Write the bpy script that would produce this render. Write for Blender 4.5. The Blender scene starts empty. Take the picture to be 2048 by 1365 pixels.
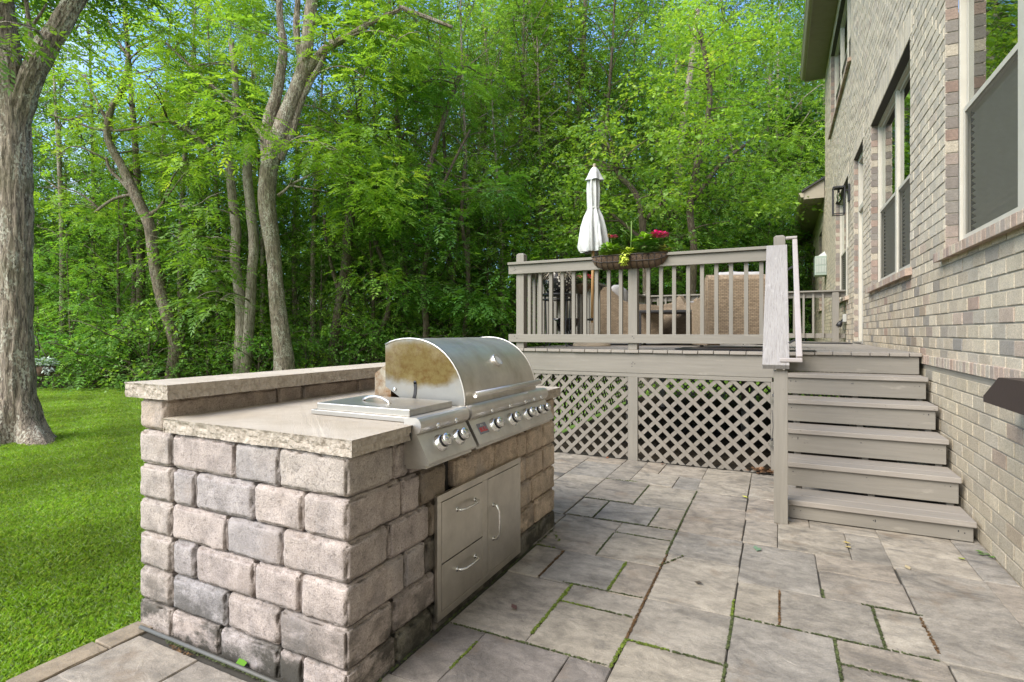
import bpy, math, random
import numpy as np
from mathutils import Vector, Matrix, noise
R=math.radians
rng=np.random.default_rng(7); random.seed(7)
S=bpy.context.scene; COL=S.collection
# ---------------- camera, sky, sun, exposure ----------------
H=1.29; YAW=26.33
cam=bpy.data.cameras.new('camera'); cam.sensor_width=36; cam.lens=1081/2048*36
cam.shift_y=-17.5/2048; cam.clip_start=.05; cam.clip_end=2000
co=bpy.data.objects.new('camera',cam); COL.objects.link(co); co.location=(0,0,H); co.rotation_euler=(R(90),0,R(YAW)); S.camera=co
SUN_DIR=Vector((-.36,-.64,.66)).normalized()
W=bpy.data.worlds.new('World'); S.world=W; W.use_nodes=True
nt=W.node_tree; bg=nt.nodes['Background']
sky=nt.nodes.new('ShaderNodeTexSky'); sky.sky_type='NISHITA'; sky.sun_disc=False
sky.sun_elevation=math.asin(SUN_DIR.z); sky.sun_rotation=math.atan2(SUN_DIR.x,SUN_DIR.y); sky.air_density=1.0; sky.dust_density=1.0; sky.ozone_density=1.5
# thin bright cloud patches in the sky
tc=nt.nodes.new('ShaderNodeTexCoord'); cn=nt.nodes.new('ShaderNodeTexNoise'); cn.inputs['Scale'].default_value=3.2; cn.inputs['Detail'].default_value=6
cr=nt.nodes.new('ShaderNodeValToRGB'); cr.color_ramp.elements[0].position=.46; cr.color_ramp.elements[1].position=.64
cm=nt.nodes.new('ShaderNodeMix'); cm.data_type='RGBA'; cm.inputs[7].default_value=(4.0,3.75,3.45,1)
nt.links.new(tc.outputs['Generated'],cn.inputs['Vector']); sx=nt.nodes.new('ShaderNodeVectorMath'); sx.operation='DOT_PRODUCT'; sx.inputs[1].default_value=(.07,-.15,.02); nt.links.new(tc.outputs['Generated'],sx.inputs[0])
ad=nt.nodes.new('ShaderNodeMath'); nt.links.new(cn.outputs[0],ad.inputs[0]); nt.links.new(sx.outputs['Value'],ad.inputs[1]); nt.links.new(ad.outputs[0],cr.inputs[0])
nt.links.new(cr.outputs[0],cm.inputs[0]); tn=nt.nodes.new('ShaderNodeMix'); tn.data_type='RGBA'; tn.blend_type='MULTIPLY'; tn.inputs[0].default_value=1; tn.inputs[7].default_value=(.62,.78,1.0,1); nt.links.new(sky.outputs[0],tn.inputs[6]); nt.links.new(tn.outputs[2],cm.inputs[6]); nt.links.new(cm.outputs[2],bg.inputs['Color'])
bg.inputs['Strength'].default_value=.15
sl=bpy.data.lights.new('sun','SUN'); sl.energy=1.7; sl.angle=R(40); sl.color=(1,.935,.85)
so=bpy.data.objects.new('sun',sl); COL.objects.link(so); so.rotation_euler=SUN_DIR.to_track_quat('Z','Y').to_euler(); so.location=(-5,-8,20)
S.view_settings.view_transform='Standard'; S.view_settings.look='None'; S.view_settings.exposure=1.7; S.view_settings.gamma=1
S.cycles.max_bounces=7; S.cycles.diffuse_bounces=4; S.cycles.transparent_max_bounces=8; S.cycles.glossy_bounces=4; S.cycles.transmission_bounces=5
S.cycles.caustics_reflective=False; S.cycles.caustics_refractive=False
S.cycles.use_denoising=True

# ---------------- where a point of the place stands ----------------
_s,_c=math.sin(R(YAW)),math.cos(R(YAW)); F=1081.
def ray(u,v): a=(u-1024)/F; return (-_s+_c*a,_c+_s*a,(665-v)/F)
def G(u,v,z=0): d=ray(u,v); t=(z-H)/d[2]; return Vector((d[0]*t,d[1]*t,z))
def PY(u,v,Y): d=ray(u,v); t=Y/d[1]; return Vector((d[0]*t,Y,H+d[2]*t))
def PX(u,v,X): d=ray(u,v); t=X/d[0]; return Vector((X,d[1]*t,H+d[2]*t))
def PD(u,v,D): d=ray(u,v); return Vector((d[0]*D,d[1]*D,H+d[2]*D))

# ---------------- objects ----------------
def tag(o,label=None,cat=None,group=None,kind=None):
    if label: o['label']=label
    if cat: o['category']=cat
    if group: o['group']=group
    if kind: o['kind']=kind
    return o
def empty(name,loc=(0,0,0),rz=0,**k):
    o=bpy.data.objects.new(name,None); COL.objects.link(o); o.location=loc; o.rotation_euler=(0,0,rz); o.empty_display_size=.1
    return tag(o,**k)
class MB:
    def __init__(s): s.v=[]; s.f=[]; s.c=[]; s.sm=[]; s.col=(1,1,1); s.smooth=False
    def add(s,vs,fs,col=None,smooth=None):
        n=len(s.v); s.v.extend([tuple(p) for p in vs]); 
        c=col if col is not None else s.col; sm=s.smooth if smooth is None else smooth
        for f in fs: s.f.append([i+n for i in f]); s.c.append(c); s.sm.append(sm)
        return s
    def box(s,a,b,col=None,M=None,ch=0):
        x0,y0,z0=[min(p,q) for p,q in zip(a,b)]; x1,y1,z1=[max(p,q) for p,q in zip(a,b)]
        if ch:
            vs=[];c=min(ch,.49*min(x1-x0,y1-y0,z1-z0))
            # chamfered box: 24 vertices
            idx={}
            for ix in (0,1):
                for iy in (0,1):
                    for iz in (0,1):
                        X,Y,Z=(x0,x1)[ix],(y0,y1)[iy],(z0,z1)[iz]; sx,sy,sz=(1,-1)[ix]*c,(1,-1)[iy]*c,(1,-1)[iz]*c
                        for k,p in enumerate(((X,Y+sy,Z+sz),(X+sx,Y,Z+sz),(X+sx,Y+sy,Z))):
                            idx[ix,iy,iz,k]=len(vs); vs.append(p)
            g=lambda *q: idx[q]
            fs=[]
            for i in (0,1):
                fs.append([g(i,0,0,0),g(i,1,0,0),g(i,1,1,0),g(i,0,1,0)][::(-1 if i==0 else 1)])
                fs.append([g(0,i,0,1),g(0,i,1,1),g(1,i,1,1),g(1,i,0,1)][::(-1 if i==0 else 1)])
                fs.append([g(0,0,i,2),g(1,0,i,2),g(1,1,i,2),g(0,1,i,2)][::(-1 if i==0 else 1)])
            for i in (0,1):
                for j in (0,1):
                    p=1 if i^j else -1
                    fs.append([g(i,j,0,0),g(i,j,1,0),g(i,j,1,1),g(i,j,0,1)][::-p])
                    fs.append([g(i,0,j,0),g(i,1,j,0),g(i,1,j,2),g(i,0,j,2)][::p])
                    fs.append([g(0,i,j,1),g(1,i,j,1),g(1,i,j,2),g(0,i,j,2)][::-p])
                    for k in (0,1):
                        q=[g(i,j,k,0),g(i,j,k,1),g(i,j,k,2)]; fs.append(q if (i+j+k)%2 else q[::-1])
        else:
            vs=[(x0,y0,z0),(x1,y0,z0),(x1,y1,z0),(x0,y1,z0),(x0,y0,z1),(x1,y0,z1),(x1,y1,z1),(x0,y1,z1)]
            fs=[(3,2,1,0),(4,5,6,7),(0,1,5,4),(1,2,6,5),(2,3,7,6),(3,0,4,7)]
        if M is not None: vs=[M@Vector(p) for p in vs]
        return s.add(vs,fs,col)
    def bar(s,p,q,w,h,col=None,up=(0,0,1),ch=0):
        p=Vector(p); q=Vector(q); d=(q-p); L=d.length; d.normalize(); u=Vector(up); sd=d.cross(u).normalized(); u=sd.cross(d)
        M=Matrix((( d.x,sd.x,u.x,p.x),(d.y,sd.y,u.y,p.y),(d.z,sd.z,u.z,p.z),(0,0,0,1)))
        return s.box((0,-w/2,-h/2),(L,w/2,h/2),col,M,ch)
    def tube(s,pts,rad,n=8,col=None,cap=True,smooth=True,wob=0):
        pts=[Vector(p) for p in pts]; m=len(pts)
        if not hasattr(rad,'__len__'): rad=[rad]*m
        vs=[];fs=[]; prev=None
        for i,p in enumerate(pts):
            t=(pts[min(i+1,m-1)]-pts[max(i-1,0)]).normalized()
            if prev is None: a=t.orthogonal().normalized()
            else: a=(prev-t*prev.dot(t)).normalized()
            prev=a; b=t.cross(a)
            for k in range(n):
                th=2*math.pi*k/n; r=rad[i]*(1+(wob*math.sin(3*th+i*.9)+wob*.7*math.sin(5*th-i*.5) if wob else 0))
                vs.append(p+(a*math.cos(th)+b*math.sin(th))*r)
        for i in range(m-1):
            for k in range(n): fs.append((i*n+k,i*n+(k+1)%n,(i+1)*n+(k+1)%n,(i+1)*n+k))
        if cap: fs.append(tuple(range(n))[::-1]); fs.append(tuple((m-1)*n+k for k in range(n)))
        return s.add(vs,fs,col,smooth)
    def lathe(s,prof,loc=(0,0,0),n=24,col=None,M=None,smooth=True,cap=True,fn=None):
        vs=[];fs=[];L=Vector(loc)
        for j,(r,z) in enumerate(prof):
            for k in range(n):
                th=2*math.pi*k/n; rr=r if fn is None else fn(r,z,th)
                p=Vector((rr*math.cos(th),rr*math.sin(th),z)); p=(M@p) if M is not None else p+L
                vs.append(p)
        m=len(prof)
        for j in range(m-1):
            for k in range(n): fs.append((j*n+k,j*n+(k+1)%n,(j+1)*n+(k+1)%n,(j+1)*n+k))
        if cap: fs.append(tuple(range(n))[::-1]); fs.append(tuple((m-1)*n+k for k in range(n)))
        return s.add(vs,fs,col,smooth)
    def ext(s,prof,ax,a,b,col=None,smooth=False):
        """closed outline (2D points) pushed out along axis ax from a to b"""
        m=len(prof); vs=[]
        for t in (a,b):
            for p in prof:
                q=[0,0,0]; o=[i for i in range(3) if i!=ax]; q[ax]=t; q[o[0]]=p[0]; q[o[1]]=p[1]; vs.append(q)
        fs=[(i,(i+1)%m,m+(i+1)%m,m+i) for i in range(m)]
        s.add(vs,fs,col,smooth); s.add(vs,[tuple(range(m))[::-1],tuple(range(m,2*m))],col,False)
        return s
    def build(s,name,mat,parent=None,bevel=0,loc=None,fix=True,**k):
        me=bpy.data.meshes.new(name); me.from_pydata(s.v,[],s.f)
        me.polygons.foreach_set('use_smooth',s.sm)
        if any(c!=(1,1,1) for c in s.c):
            at=me.attributes.new('Col','FLOAT_COLOR','FACE')
            at.data.foreach_set('color',[x for c in s.c for x in (c[0],c[1],c[2],1)])
        o=bpy.data.objects.new(name,me); COL.objects.link(o); me.materials.append(mat)
        if fix:
            import bmesh
            b=bmesh.new(); b.from_mesh(me); bmesh.ops.recalc_face_normals(b,faces=b.faces); b.to_mesh(me); b.free()
        if bevel:
            md=o.modifiers.new('bevel','BEVEL'); md.width=bevel; md.segments=2; md.limit_method='ANGLE'; md.angle_limit=R(40)
        if parent is not None: o.parent=parent
        if loc is not None: o.location=loc
        return tag(o,**k)
def npmesh(name,V,nper,mat,col=None,parent=None,smooth=False,**k):
    """V: (N*nper,3) vertices, each consecutive nper make one face; col (N,3)"""
    me=bpy.data.meshes.new(name); n=len(V)//nper
    me.vertices.add(len(V)); me.vertices.foreach_set('co',np.asarray(V,np.float32).ravel())
    me.loops.add(len(V)); me.loops.foreach_set('vertex_index',np.arange(len(V),dtype=np.int32))
    me.polygons.add(n); me.polygons.foreach_set('loop_start',np.arange(0,len(V),nper,dtype=np.int32))
    me.update(calc_edges=True)
    if smooth: me.polygons.foreach_set('use_smooth',np.ones(n,bool))
    if col is not None:
        at=me.attributes.new('Col','FLOAT_COLOR','FACE'); c=np.ones((n,4),np.float32); c[:,:3]=col; at.data.foreach_set('color',c.ravel())
    me.materials.append(mat)
    o=bpy.data.objects.new(name,me); COL.objects.link(o)
    if parent is not None: o.parent=parent
    return tag(o,**k)
def copy_tree(o,parent=None):
    c=o.copy(); COL.objects.link(c)
    if parent is not None: c.parent=parent
    for ch in list(o.children): copy_tree(ch,c)
    return c

# ---------------- materials ----------------
class N:
    def __init__(s,name):
        s.m=bpy.data.materials.new(name); s.m.use_nodes=True; s.t=s.m.node_tree; s.b=s.t.nodes['Principled BSDF']; s.o=s.t.nodes['Material Output']
        s.co=s.t.nodes.new('ShaderNodeTexCoord')
    def n(s,ty,**k):
        x=s.t.nodes.new(ty)
        for a,b in k.items(): setattr(x,a,b)
        return x
    def l(s,a,b): s.t.links.new(a,b)
    def vec(s,scale=(1,1,1),src='Object'):
        m=s.n('ShaderNodeMapping'); m.inputs['Scale'].default_value=scale; s.l(s.co.outputs[src],m.inputs['Vector'])
        if getattr(s,'own',0):   # each stone gets its own stretch of the pattern
            v=s.n('ShaderNodeVectorMath',operation='MULTIPLY_ADD'); s.l(s.attr(),v.inputs[0]); v.inputs[1].default_value=(s.own,s.own*1.3,s.own*.7); s.l(m.outputs[0],v.inputs[2]); return v.outputs[0]
        return m.outputs[0]
    def noise(s,sc,scale=(1,1,1),det=4,rough=.55,dist=0,src='Object'):
        x=s.n('ShaderNodeTexNoise'); x.inputs['Scale'].default_value=sc; x.inputs['Detail'].default_value=det; x.inputs['Roughness'].default_value=rough; x.inputs['Distortion'].default_value=dist
        s.l(s.vec(scale,src),x.inputs['Vector']); return x.outputs[0]
    def ramp(s,fac,stops):
        r=s.n('ShaderNodeValToRGB'); e=r.color_ramp.elements
        while len(e)<len(stops): e.new(.5)
        for q,(p,c) in zip(e,stops):
            q.position=p; q.color=(c,c,c,1) if not hasattr(c,'__len__') else (*c,1)
        s.l(fac,r.inputs[0]); return r.outputs[0]
    def mix(s,f,a,b,mode='MIX'):
        m=s.n('ShaderNodeMix'); m.data_type='RGBA'; m.blend_type=mode
        for i,x in ((0,f),(6,a),(7,b)):
            if isinstance(x,(int,float)): m.inputs[i].default_value=x
            elif isinstance(x,tuple): m.inputs[i].default_value=(*x[:3],1)
            else: s.l(x,m.inputs[i])
        return m.outputs[2]
    def attr(s): a=s.n('ShaderNodeAttribute',attribute_name='Col'); return a.outputs['Color']
    def bump(s,h,st=.3,d=.01,prev=None):
        b=s.n('ShaderNodeBump'); b.inputs['Strength'].default_value=st; b.inputs['Distance'].default_value=d; s.l(h,b.inputs['Height'])
        if prev is not None: s.l(prev,b.inputs['Normal'])
        return b.outputs[0]
    def math(s,op,a,b=0):
        m=s.n('ShaderNodeMath',operation=op)
        for i,x in ((0,a),(1,b)):
            if isinstance(x,(int,float)): m.inputs[i].default_value=x
            else: s.l(x,m.inputs[i])
        return m.outputs[0]
    def done(s,col=None,rough=None,nor=None,metal=None,spec=None):
        for k,x in (('Base Color',col),('Roughness',rough),('Normal',nor),('Metallic',metal),('Specular IOR Level',spec)):
            if x is None: continue
            if isinstance(x,(int,float)): s.b.inputs[k].default_value=x
            elif isinstance(x,tuple): s.b.inputs[k].default_value=(*x[:3],1)
            else: s.l(x,s.b.inputs[k])
        return s.m
def flat(name,c,rough=.5,metal=0,bs=0,bd=.002):
    n=N(name); v=n.noise(9,det=5); cc=n.mix(v,tuple(x*.85 for x in c),tuple(min(1,x*1.12) for x in c))
    return n.done(cc,rough,n.bump(n.noise(bs),.3,bd) if bs else None,metal)
def wood(name,c,axis,wear=.12,bump=.35,fr=1,crack=0):
    n=N(name); sc=[14*fr]*3
    for q_ in (axis if isinstance(axis,tuple) else (axis,)): sc[q_]=.7*fr
    sc=tuple(sc); axis=axis if not isinstance(axis,tuple) else axis[0]
    g=n.noise(4,sc,6,.6,.6); big=n.noise(1.3,(1,1,1),3)
    col=n.mix(n.ramp(g,[(.3,0),(.75,1)]),tuple(x*.88 for x in c),tuple(min(1,x*1.08) for x in c))
    col=n.mix(n.math('MULTIPLY',n.ramp(big,[(.45,0),(.7,1)]),.5),col,tuple(x*.70 for x in c))
    scf=n.ramp(n.noise(7,tuple(.35 if i==axis else 1.6 for i in range(3)),7,.75),[(.60,0),(.68,1)]); col=n.mix(n.math('MULTIPLY',scf,.5),col,tuple(min(1,x*1.45) for x in c))
    knots=n.ramp(n.noise(26,tuple(.6 if i==axis else 1.3 for i in range(3)),2),[(.73,0),(.78,1)])
    col=n.mix(n.math('MULTIPLY',knots,wear*4),col,(c[0]*.3,c[1]*.28,c[2]*.25))
    if crack: col=n.mix(n.math('MULTIPLY',n.ramp(n.noise(3,tuple(q*1.3 for q in sc),4,.55,1.6),[(.55,0),(.60,1)]),crack),col,(c[0]*.42,c[1]*.40,c[2]*.38))
    return n.done(col,.62,n.bump(g,bump,.004))
PAINT=(.232,.213,.178)
M={}
M['wx']=wood('taupe_paint_x',PAINT,0); M['wy']=wood('taupe_paint_y',PAINT,1); M['wz']=wood('taupe_paint_z',PAINT,2,wear=.06)
M['tread']=wood('tread_paint',(.30,.27,.232),0,wear=.2); M['board']=wood('deck_board_paint',(.29,.26,.222),1,wear=.15)
M['white']=wood('weathered_white_paint',(.33,.31,.29),(1,2),wear=.1,bump=1.6,fr=2.6,crack=.38)
M['vinyl']=flat('handrail_paint',(.36,.325,.305),.45)
def stone(name,tint,bumpy=1.0,stain=True):
    n=N(name); a=n.attr(); n.own=60
    fine=n.noise(170,det=4,rough=.7); med=n.noise(13,det=8,rough=.68); streak=n.noise(5,(3.2,3.2,.55),6,.65)
    col=n.mix(.9,a,n.ramp(med,[(.32,.62),(.5,.98),(.68,1.22)]),'MULTIPLY')
    col=n.mix(.55,col,n.ramp(streak,[(.3,.78),(.7,1.18)]),'MULTIPLY')
    col=n.mix(.8,col,n.ramp(fine,[(.32,.55),(.5,1.0),(.68,1.35)]),'MULTIPLY')
    pits=n.ramp(n.noise(75,det=3),[(.32,0),(.40,1)])
    col=n.mix(.3,col,pits,'MULTIPLY')
    col=n.mix(n.ramp(n.noise(2.6,(1.6,1.6,.8),5,.6),[(.52,0),(.66,.55)]),col,(.27,.25,.245)); col=n.mix(n.ramp(n.noise(3.3,(1,1,1),5,.6),[(.55,0),(.68,.4)]),col,(.37,.305,.262))
    if stain:
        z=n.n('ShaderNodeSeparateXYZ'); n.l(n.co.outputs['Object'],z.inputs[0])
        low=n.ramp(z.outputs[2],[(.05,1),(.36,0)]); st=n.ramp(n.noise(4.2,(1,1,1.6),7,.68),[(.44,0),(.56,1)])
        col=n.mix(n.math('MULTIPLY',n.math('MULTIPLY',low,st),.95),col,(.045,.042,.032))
    h=n.math('ADD',n.math('MULTIPLY',med,.6),n.math('MULTIPLY',fine,.35))
    return n.done(col,.9,n.bump(h,1.0,.010*bumpy,n.bump(pits,.6,.002)))
M['block']=stone('tumbled_block',None)
def slabmat(name):
    n=N(name); med=n.noise(5,det=6,rough=.62); fine=n.noise(190,det=5); g=n.n('ShaderNodeNewGeometry'); z=n.n('ShaderNodeSeparateXYZ'); n.l(g.outputs['Normal'],z.inputs[0])
    top=n.ramp(z.outputs[2],[(.7,0),(.95,1)])
    side=n.mix(n.ramp(n.noise(30,det=8,rough=.75),[(.35,0),(.65,1)]),(.37,.32,.265),(.56,.50,.43))
    tp=n.mix(n.ramp(med,[(.3,0),(.55,.55),(.75,1)]),(.44,.385,.305),(.58,.52,.435))
    tp=n.mix(n.ramp(n.noise(2.2,det=7,rough=.7),[(.5,0),(.68,.45)]),tp,(.42,.345,.25))
    col=n.mix(top,side,tp); col=n.mix(.3,col,n.ramp(fine,[(.3,.8),(.7,1.15)]),'MULTIPLY')
    return n.done(col,.92,spec=.15,nor=n.bump(n.math('ADD',fine,n.noise(34,det=8,rough=.7)),.7,.008))
M['slab']=slabmat('limestone_slab')
def paver(name):
    n=N(name); a=n.attr(); n.own=60; a1=n.noise(2.3,(1,1.6,1),7,.66,1.2); fine=n.noise(210,det=4,rough=.75); m=n.noise(13,(1,1.3,1),9,.72,.4)
    col=n.mix(.85,a,n.ramp(a1,[(.34,.58),(.48,.95),(.66,1.28)]),'MULTIPLY')
    col=n.mix(.75,col,n.ramp(m,[(.34,.6),(.53,1.02),(.7,1.25)]),'MULTIPLY')
    col=n.mix(.55,col,n.ramp(fine,[(.32,.55),(.5,1),(.68,1.4)]),'MULTIPLY')
    warm=n.ramp(n.noise(4.1,det=5,rough=.6),[(.58,0),(.72,.6)]); col=n.mix(warm,col,(.19,.135,.085))
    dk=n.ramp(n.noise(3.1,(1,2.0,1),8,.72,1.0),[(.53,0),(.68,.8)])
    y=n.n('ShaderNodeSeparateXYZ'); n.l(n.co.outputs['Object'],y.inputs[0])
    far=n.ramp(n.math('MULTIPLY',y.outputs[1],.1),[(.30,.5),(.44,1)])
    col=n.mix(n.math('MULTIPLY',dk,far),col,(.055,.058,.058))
    lk=n.ramp(n.noise(26,det=8,rough=.8),[(.60,0),(.66,.75)]); lm=n.ramp(n.noise(2.4,det=4),[(.47,0),(.60,1)]); col=n.mix(n.math('MULTIPLY',lk,lm),col,(.07,.066,.058))
    # cleft slate-like ridges
    v=n.noise(2.6,(1,1.2,1),6,.55,1.4); ridge=n.ramp(v,[(.40,0),(.43,1),(.5,.9),(.53,.2),(.62,.3),(.65,1)])
    return n.done(col,.85,n.bump(ridge,.30,.005,n.bump(fine,.6,.003,n.bump(m,.28,.004))))
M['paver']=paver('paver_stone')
M['joint']=flat('joint_sand',(.055,.05,.04),.95,0,60,.004)
def brickm(name):
    n=N(name); a=n.attr(); n.own=60; f=n.noise(70,(1,1,2.2),7,.75,.8); m=n.noise(8,det=5); sc=n.ramp(n.noise(24,(1,2.0,1),5,.6,2.5),[(.47,0),(.5,1),(.53,0)])
    col=n.mix(.75,a,n.ramp(f,[(.34,.55),(.5,1),(.66,1.25)]),'MULTIPLY'); col=n.mix(.5,col,n.ramp(m,[(.3,.75),(.7,1.15)]),'MULTIPLY')
    col=n.mix(n.math('MULTIPLY',sc,.55),col,(.17,.145,.115))
    return n.done(col,.9,n.bump(f,.6,.004,n.bump(sc,.4,.003)))
M['brick']=brickm('brick')
M['mortar']=flat('mortar',(.29,.265,.21),.95,0,80,.003)
def steel(name,base=(.56,.54,.50),r0=.24,r1=.42,ax=1,stain=0):
    n=N(name); sc=[60,60,60]; sc[ax]=1.2
    br=n.noise(6,tuple(sc),3); bl=n.noise(5,det=6,rough=.65)
    col=n.mix(n.ramp(bl,[(.3,0),(.7,1)]),tuple(x*.78 for x in base),tuple(min(1,x*1.1) for x in base))
    rg=n.math('ADD',n.math('MULTIPLY',br,.12),n.ramp(bl,[(.3,r1),(.7,r0)]))
    if stain:
        g=n.n('ShaderNodeSeparateXYZ'); n.l(n.co.outputs['Object'],g.inputs[0])
        X,Y,Z=g.outputs
        dx=n.math('MULTIPLY',n.math('ADD',X,1.56),1/.26); dz=n.math('MULTIPLY',n.math('ADD',Z,-1.14),1/.125)
        d=n.math('SQRT',n.math('ADD',n.math('MULTIPLY',dx,dx),n.math('MULTIPLY',dz,dz)))
        d=n.math('ADD',d,n.math('MULTIPLY',n.math('ADD',n.noise(5,det=6,rough=.6),-.5),.9))
        col=n.mix(n.math('LESS_THAN',Y,.012),col,(.27,.272,.255))  # near end darkened in colour, for dark surroundings missing from its reflection
        halo=n.ramp(d,[(.75,1),(1.25,0)]); ring=n.ramp(d,[(.0,.5),(.6,1),(1.0,0)])
        endm=n.ramp(Y,[(0,1),(1,1)])
        side=n.math('LESS_THAN',Y,.012)
        k=n.math('MULTIPLY',halo,side); col=n.mix(n.math('MULTIPLY',k,.92),col,(.165,.122,.036))
        sp=n.ramp(n.noise(22,det=7,rough=.8),[(.44,0),(.62,1)])
        col=n.mix(n.math('MULTIPLY',n.math('MULTIPLY',n.math('MULTIPLY',ring,sp),side),.8),col,(.10,.05,.015))
        rg=n.math('ADD',rg,n.math('MULTIPLY',side,.2))
        soft=n.ramp(n.noise(3,(1,2,1),7,.7),[(.48,0),(.70,.55)]); col=n.mix(soft,col,(.36,.31,.22))
    return n.done(col,rg,n.bump(br,.06,.001),1.0)
M['steel']=steel('brushed_steel',(.68,.655,.61),.28,.45); M['hood']=steel('stained_steel',(.63,.595,.525),.32,.48,1,stain=1)
M['steelx']=steel('brushed_steel_lid',(.55,.53,.49),.3,.45,0); M['panel']=steel('cabinet_steel',(.62,.585,.52),.26,.40,2)
M['chrome']=flat('polished_steel',(.78,.78,.76),.14,1); M['black']=flat('black_metal',(.018,.018,.02),.42,0); M['blackplastic']=flat('black_ring',(.012,.013,.018),.3)
n=N('burnt_steel'); a_=n.noise(9,det=6,rough=.7); M['rust']=n.done(n.mix(n.ramp(a_,[(.38,0),(.62,1)]),(.50,.44,.34),(.20,.10,.035)),.45,metal=n.ramp(a_,[(.4,1),(.7,.3)]))
# ---------------- patio ----------------
def lerp(a,b,t): return tuple(x+(y-x)*t for x,y in zip(a,b))
def axis_pts(a,b,r,step):
    L=b-a; r=min(r,L*.45); k=max(1,int((L-2*r)/step)); return [a,a+r*.3,a+r*.65]+[a+r+(L-2*r)*i/k for i in range(k+1)]+[b-r*.65,b-r*.3,b]
def block(mb,x0,x1,y0,y1,z0,z1,col,r=.02,amp=.004,step=.025,chip=.008,seed=0):
    xs,ys,zs=[axis_pts(a,b,r,step) for a,b in ((x0,x1),(y0,y1),(z0,z1))]
    ids={};vs=[];fs=[]
    nx,ny,nz=len(xs),len(ys),len(zs); off=Vector((seed*3.1,seed*1.7,seed*.9))
    def V_(i,j,k):
        key=(i,j,k)
        if key in ids: return ids[key]
        p=Vector((xs[i],ys[j],zs[k])); q=Vector((min(max(p.x,x0+r),x1-r),min(max(p.y,y0+r),y1-r),min(max(p.z,z0+r),z1-r)))
        d=p-q; dl=d.length
        if dl<1e-9: d=Vector((0,0,1)); dl=1
        edge=sum(abs(c)>r*.45 for c in d)
        dn=d/dl
        n1=noise.noise((p+off)*14); n2=noise.noise((p+off)*46); n3=noise.noise((p+off)*24+Vector((7,3,1)))
        w=q+dn*r+dn*(amp*n1+amp*.7*n2)
        if edge>=2: w-=dn*chip*(max(0,n3)+.55*max(0,noise.noise((p+off)*62)))
        ids[key]=len(vs); vs.append(w); return ids[key]
    for j in range(ny-1):
        for k in range(nz-1):
            fs.append((V_(0,j,k),V_(0,j,k+1),V_(0,j+1,k+1),V_(0,j+1,k))); fs.append((V_(nx-1,j,k),V_(nx-1,j+1,k),V_(nx-1,j+1,k+1),V_(nx-1,j,k+1)))
    for i in range(nx-1):
        for k in range(nz-1):
            fs.append((V_(i,0,k),V_(i+1,0,k),V_(i+1,0,k+1),V_(i,0,k+1))); fs.append((V_(i,ny-1,k),V_(i,ny-1,k+1),V_(i+1,ny-1,k+1),V_(i+1,ny-1,k)))
    for i in range(nx-1):
        for j in range(ny-1):
            fs.append((V_(i,j,0),V_(i,j+1,0),V_(i+1,j+1,0),V_(i+1,j,0))); fs.append((V_(i,j,nz-1),V_(i+1,j,nz-1),V_(i+1,j+1,nz-1),V_(i,j+1,nz-1)))
    mb.add(vs,fs,col,True)
pav=[(-1.32,-.95,2.03,2.61),(-.95,-.58,2.03,2.43),(-.95,-.58,2.43,2.62),(-1.32,-1.14,2.61,3.0),(-1.14,-.77,2.62,3.02),(-.77,-.585,2.62,3.02),
(-1.355,-.955,3.01,3.61),(-.955,-.585,3.02,3.42),(-.955,-.585,3.42,3.62),(-1.37,-1.165,3.61,4.04),(-1.165,-.785,3.62,4.04),(-.785,-.59,3.62,4.04),
(-1.375,-.985,4.04,4.64),(-.985,-.6,4.04,4.61),(-1.38,-1.17,4.64,5.42),(-1.17,-.8,4.62,5.0),(-.8,-.605,4.61,5.0),(-1.17,-.99,5.0,5.42),(-.99,-.61,5.0,5.42),
(-1.32,-1.13,1.63,2.03),(-1.13,-.75,1.45,2.03),(-.75,-.575,1.65,2.03),(-1.33,-1.13,1.2,1.63),(-1.13,-.75,1.05,1.45),(-.75,-.575,1.25,1.65),
(-.575,-.185,1.65,2.24),(-.58,-.19,2.24,2.645),(-.583,-.195,2.645,3.225),(-.59,-.2,3.225,3.63),(-.6,-.21,3.63,4.24),(-.605,-.22,4.24,4.6),(-.61,-.225,4.6,5.42),
(-.225,-.04,5.04,5.42),(-.22,-.035,4.6,5.04),(-.035,.37,4.6,5.42),(-.215,.18,4.07,4.6),(-.205,-.01,3.62,4.07),(-.01,.37,3.6,4.07),(.37,.563,3.6,4.07),(.18,.563,4.07,4.6),
(-.195,.185,3.03,3.61),(.185,.558,3.365,3.6),(.19,.565,3.03,3.365),(-.19,0,2.643,3.03),(0,.388,2.643,3.03),(.388,.58,2.64,3.03),
(-.187,.205,2.03,2.643),(.207,.585,2.45,2.64),(.207,.587,2.03,2.45),(.56,.95,3.59,4.3),(.569,.955,2.644,3.59),(.59,.955,2.03,2.64),
(.95,1.1,3.6,4.3),(.95,1.1,3.1,3.6),(.955,1.1,2.55,3.1),(.955,1.1,2.03,2.55),
(-1.75,-1.38,3.6,4.24),(-1.755,-1.38,4.24,4.66),(-1.755,-1.38,4.66,5.2),(-1.755,-1.38,5.2,5.42),(-1.755,-1.36,3.42,3.6),(-2.15,-1.755,3.42,4.0),(-2.57,-2.15,3.42,3.8),(-2.57,-2.15,3.8,4.4),(-2.15,-1.755,4.0,4.4),
(-2.57,-2.35,4.4,5.0),(-2.35,-1.755,4.4,5.0),(-2.57,-2.15,5.0,5.42),(-2.15,-1.755,5.0,5.42),
(-2.44,-2.05,1.06,1.36),(-2.05,-1.66,.95,1.36),(-1.66,-1.33,1.0,1.36),
(-2.575,-2.455,1.255,1.43),(-2.575,-2.455,.96,1.25),(-2.575,-2.455,.66,.955),(-2.575,-2.455,.2,.655),(-2.575,-2.455,-.3,.195)]
def cov(x,y): return any(a<x<b and c<y<d for a,b,c,d in pav)
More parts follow.
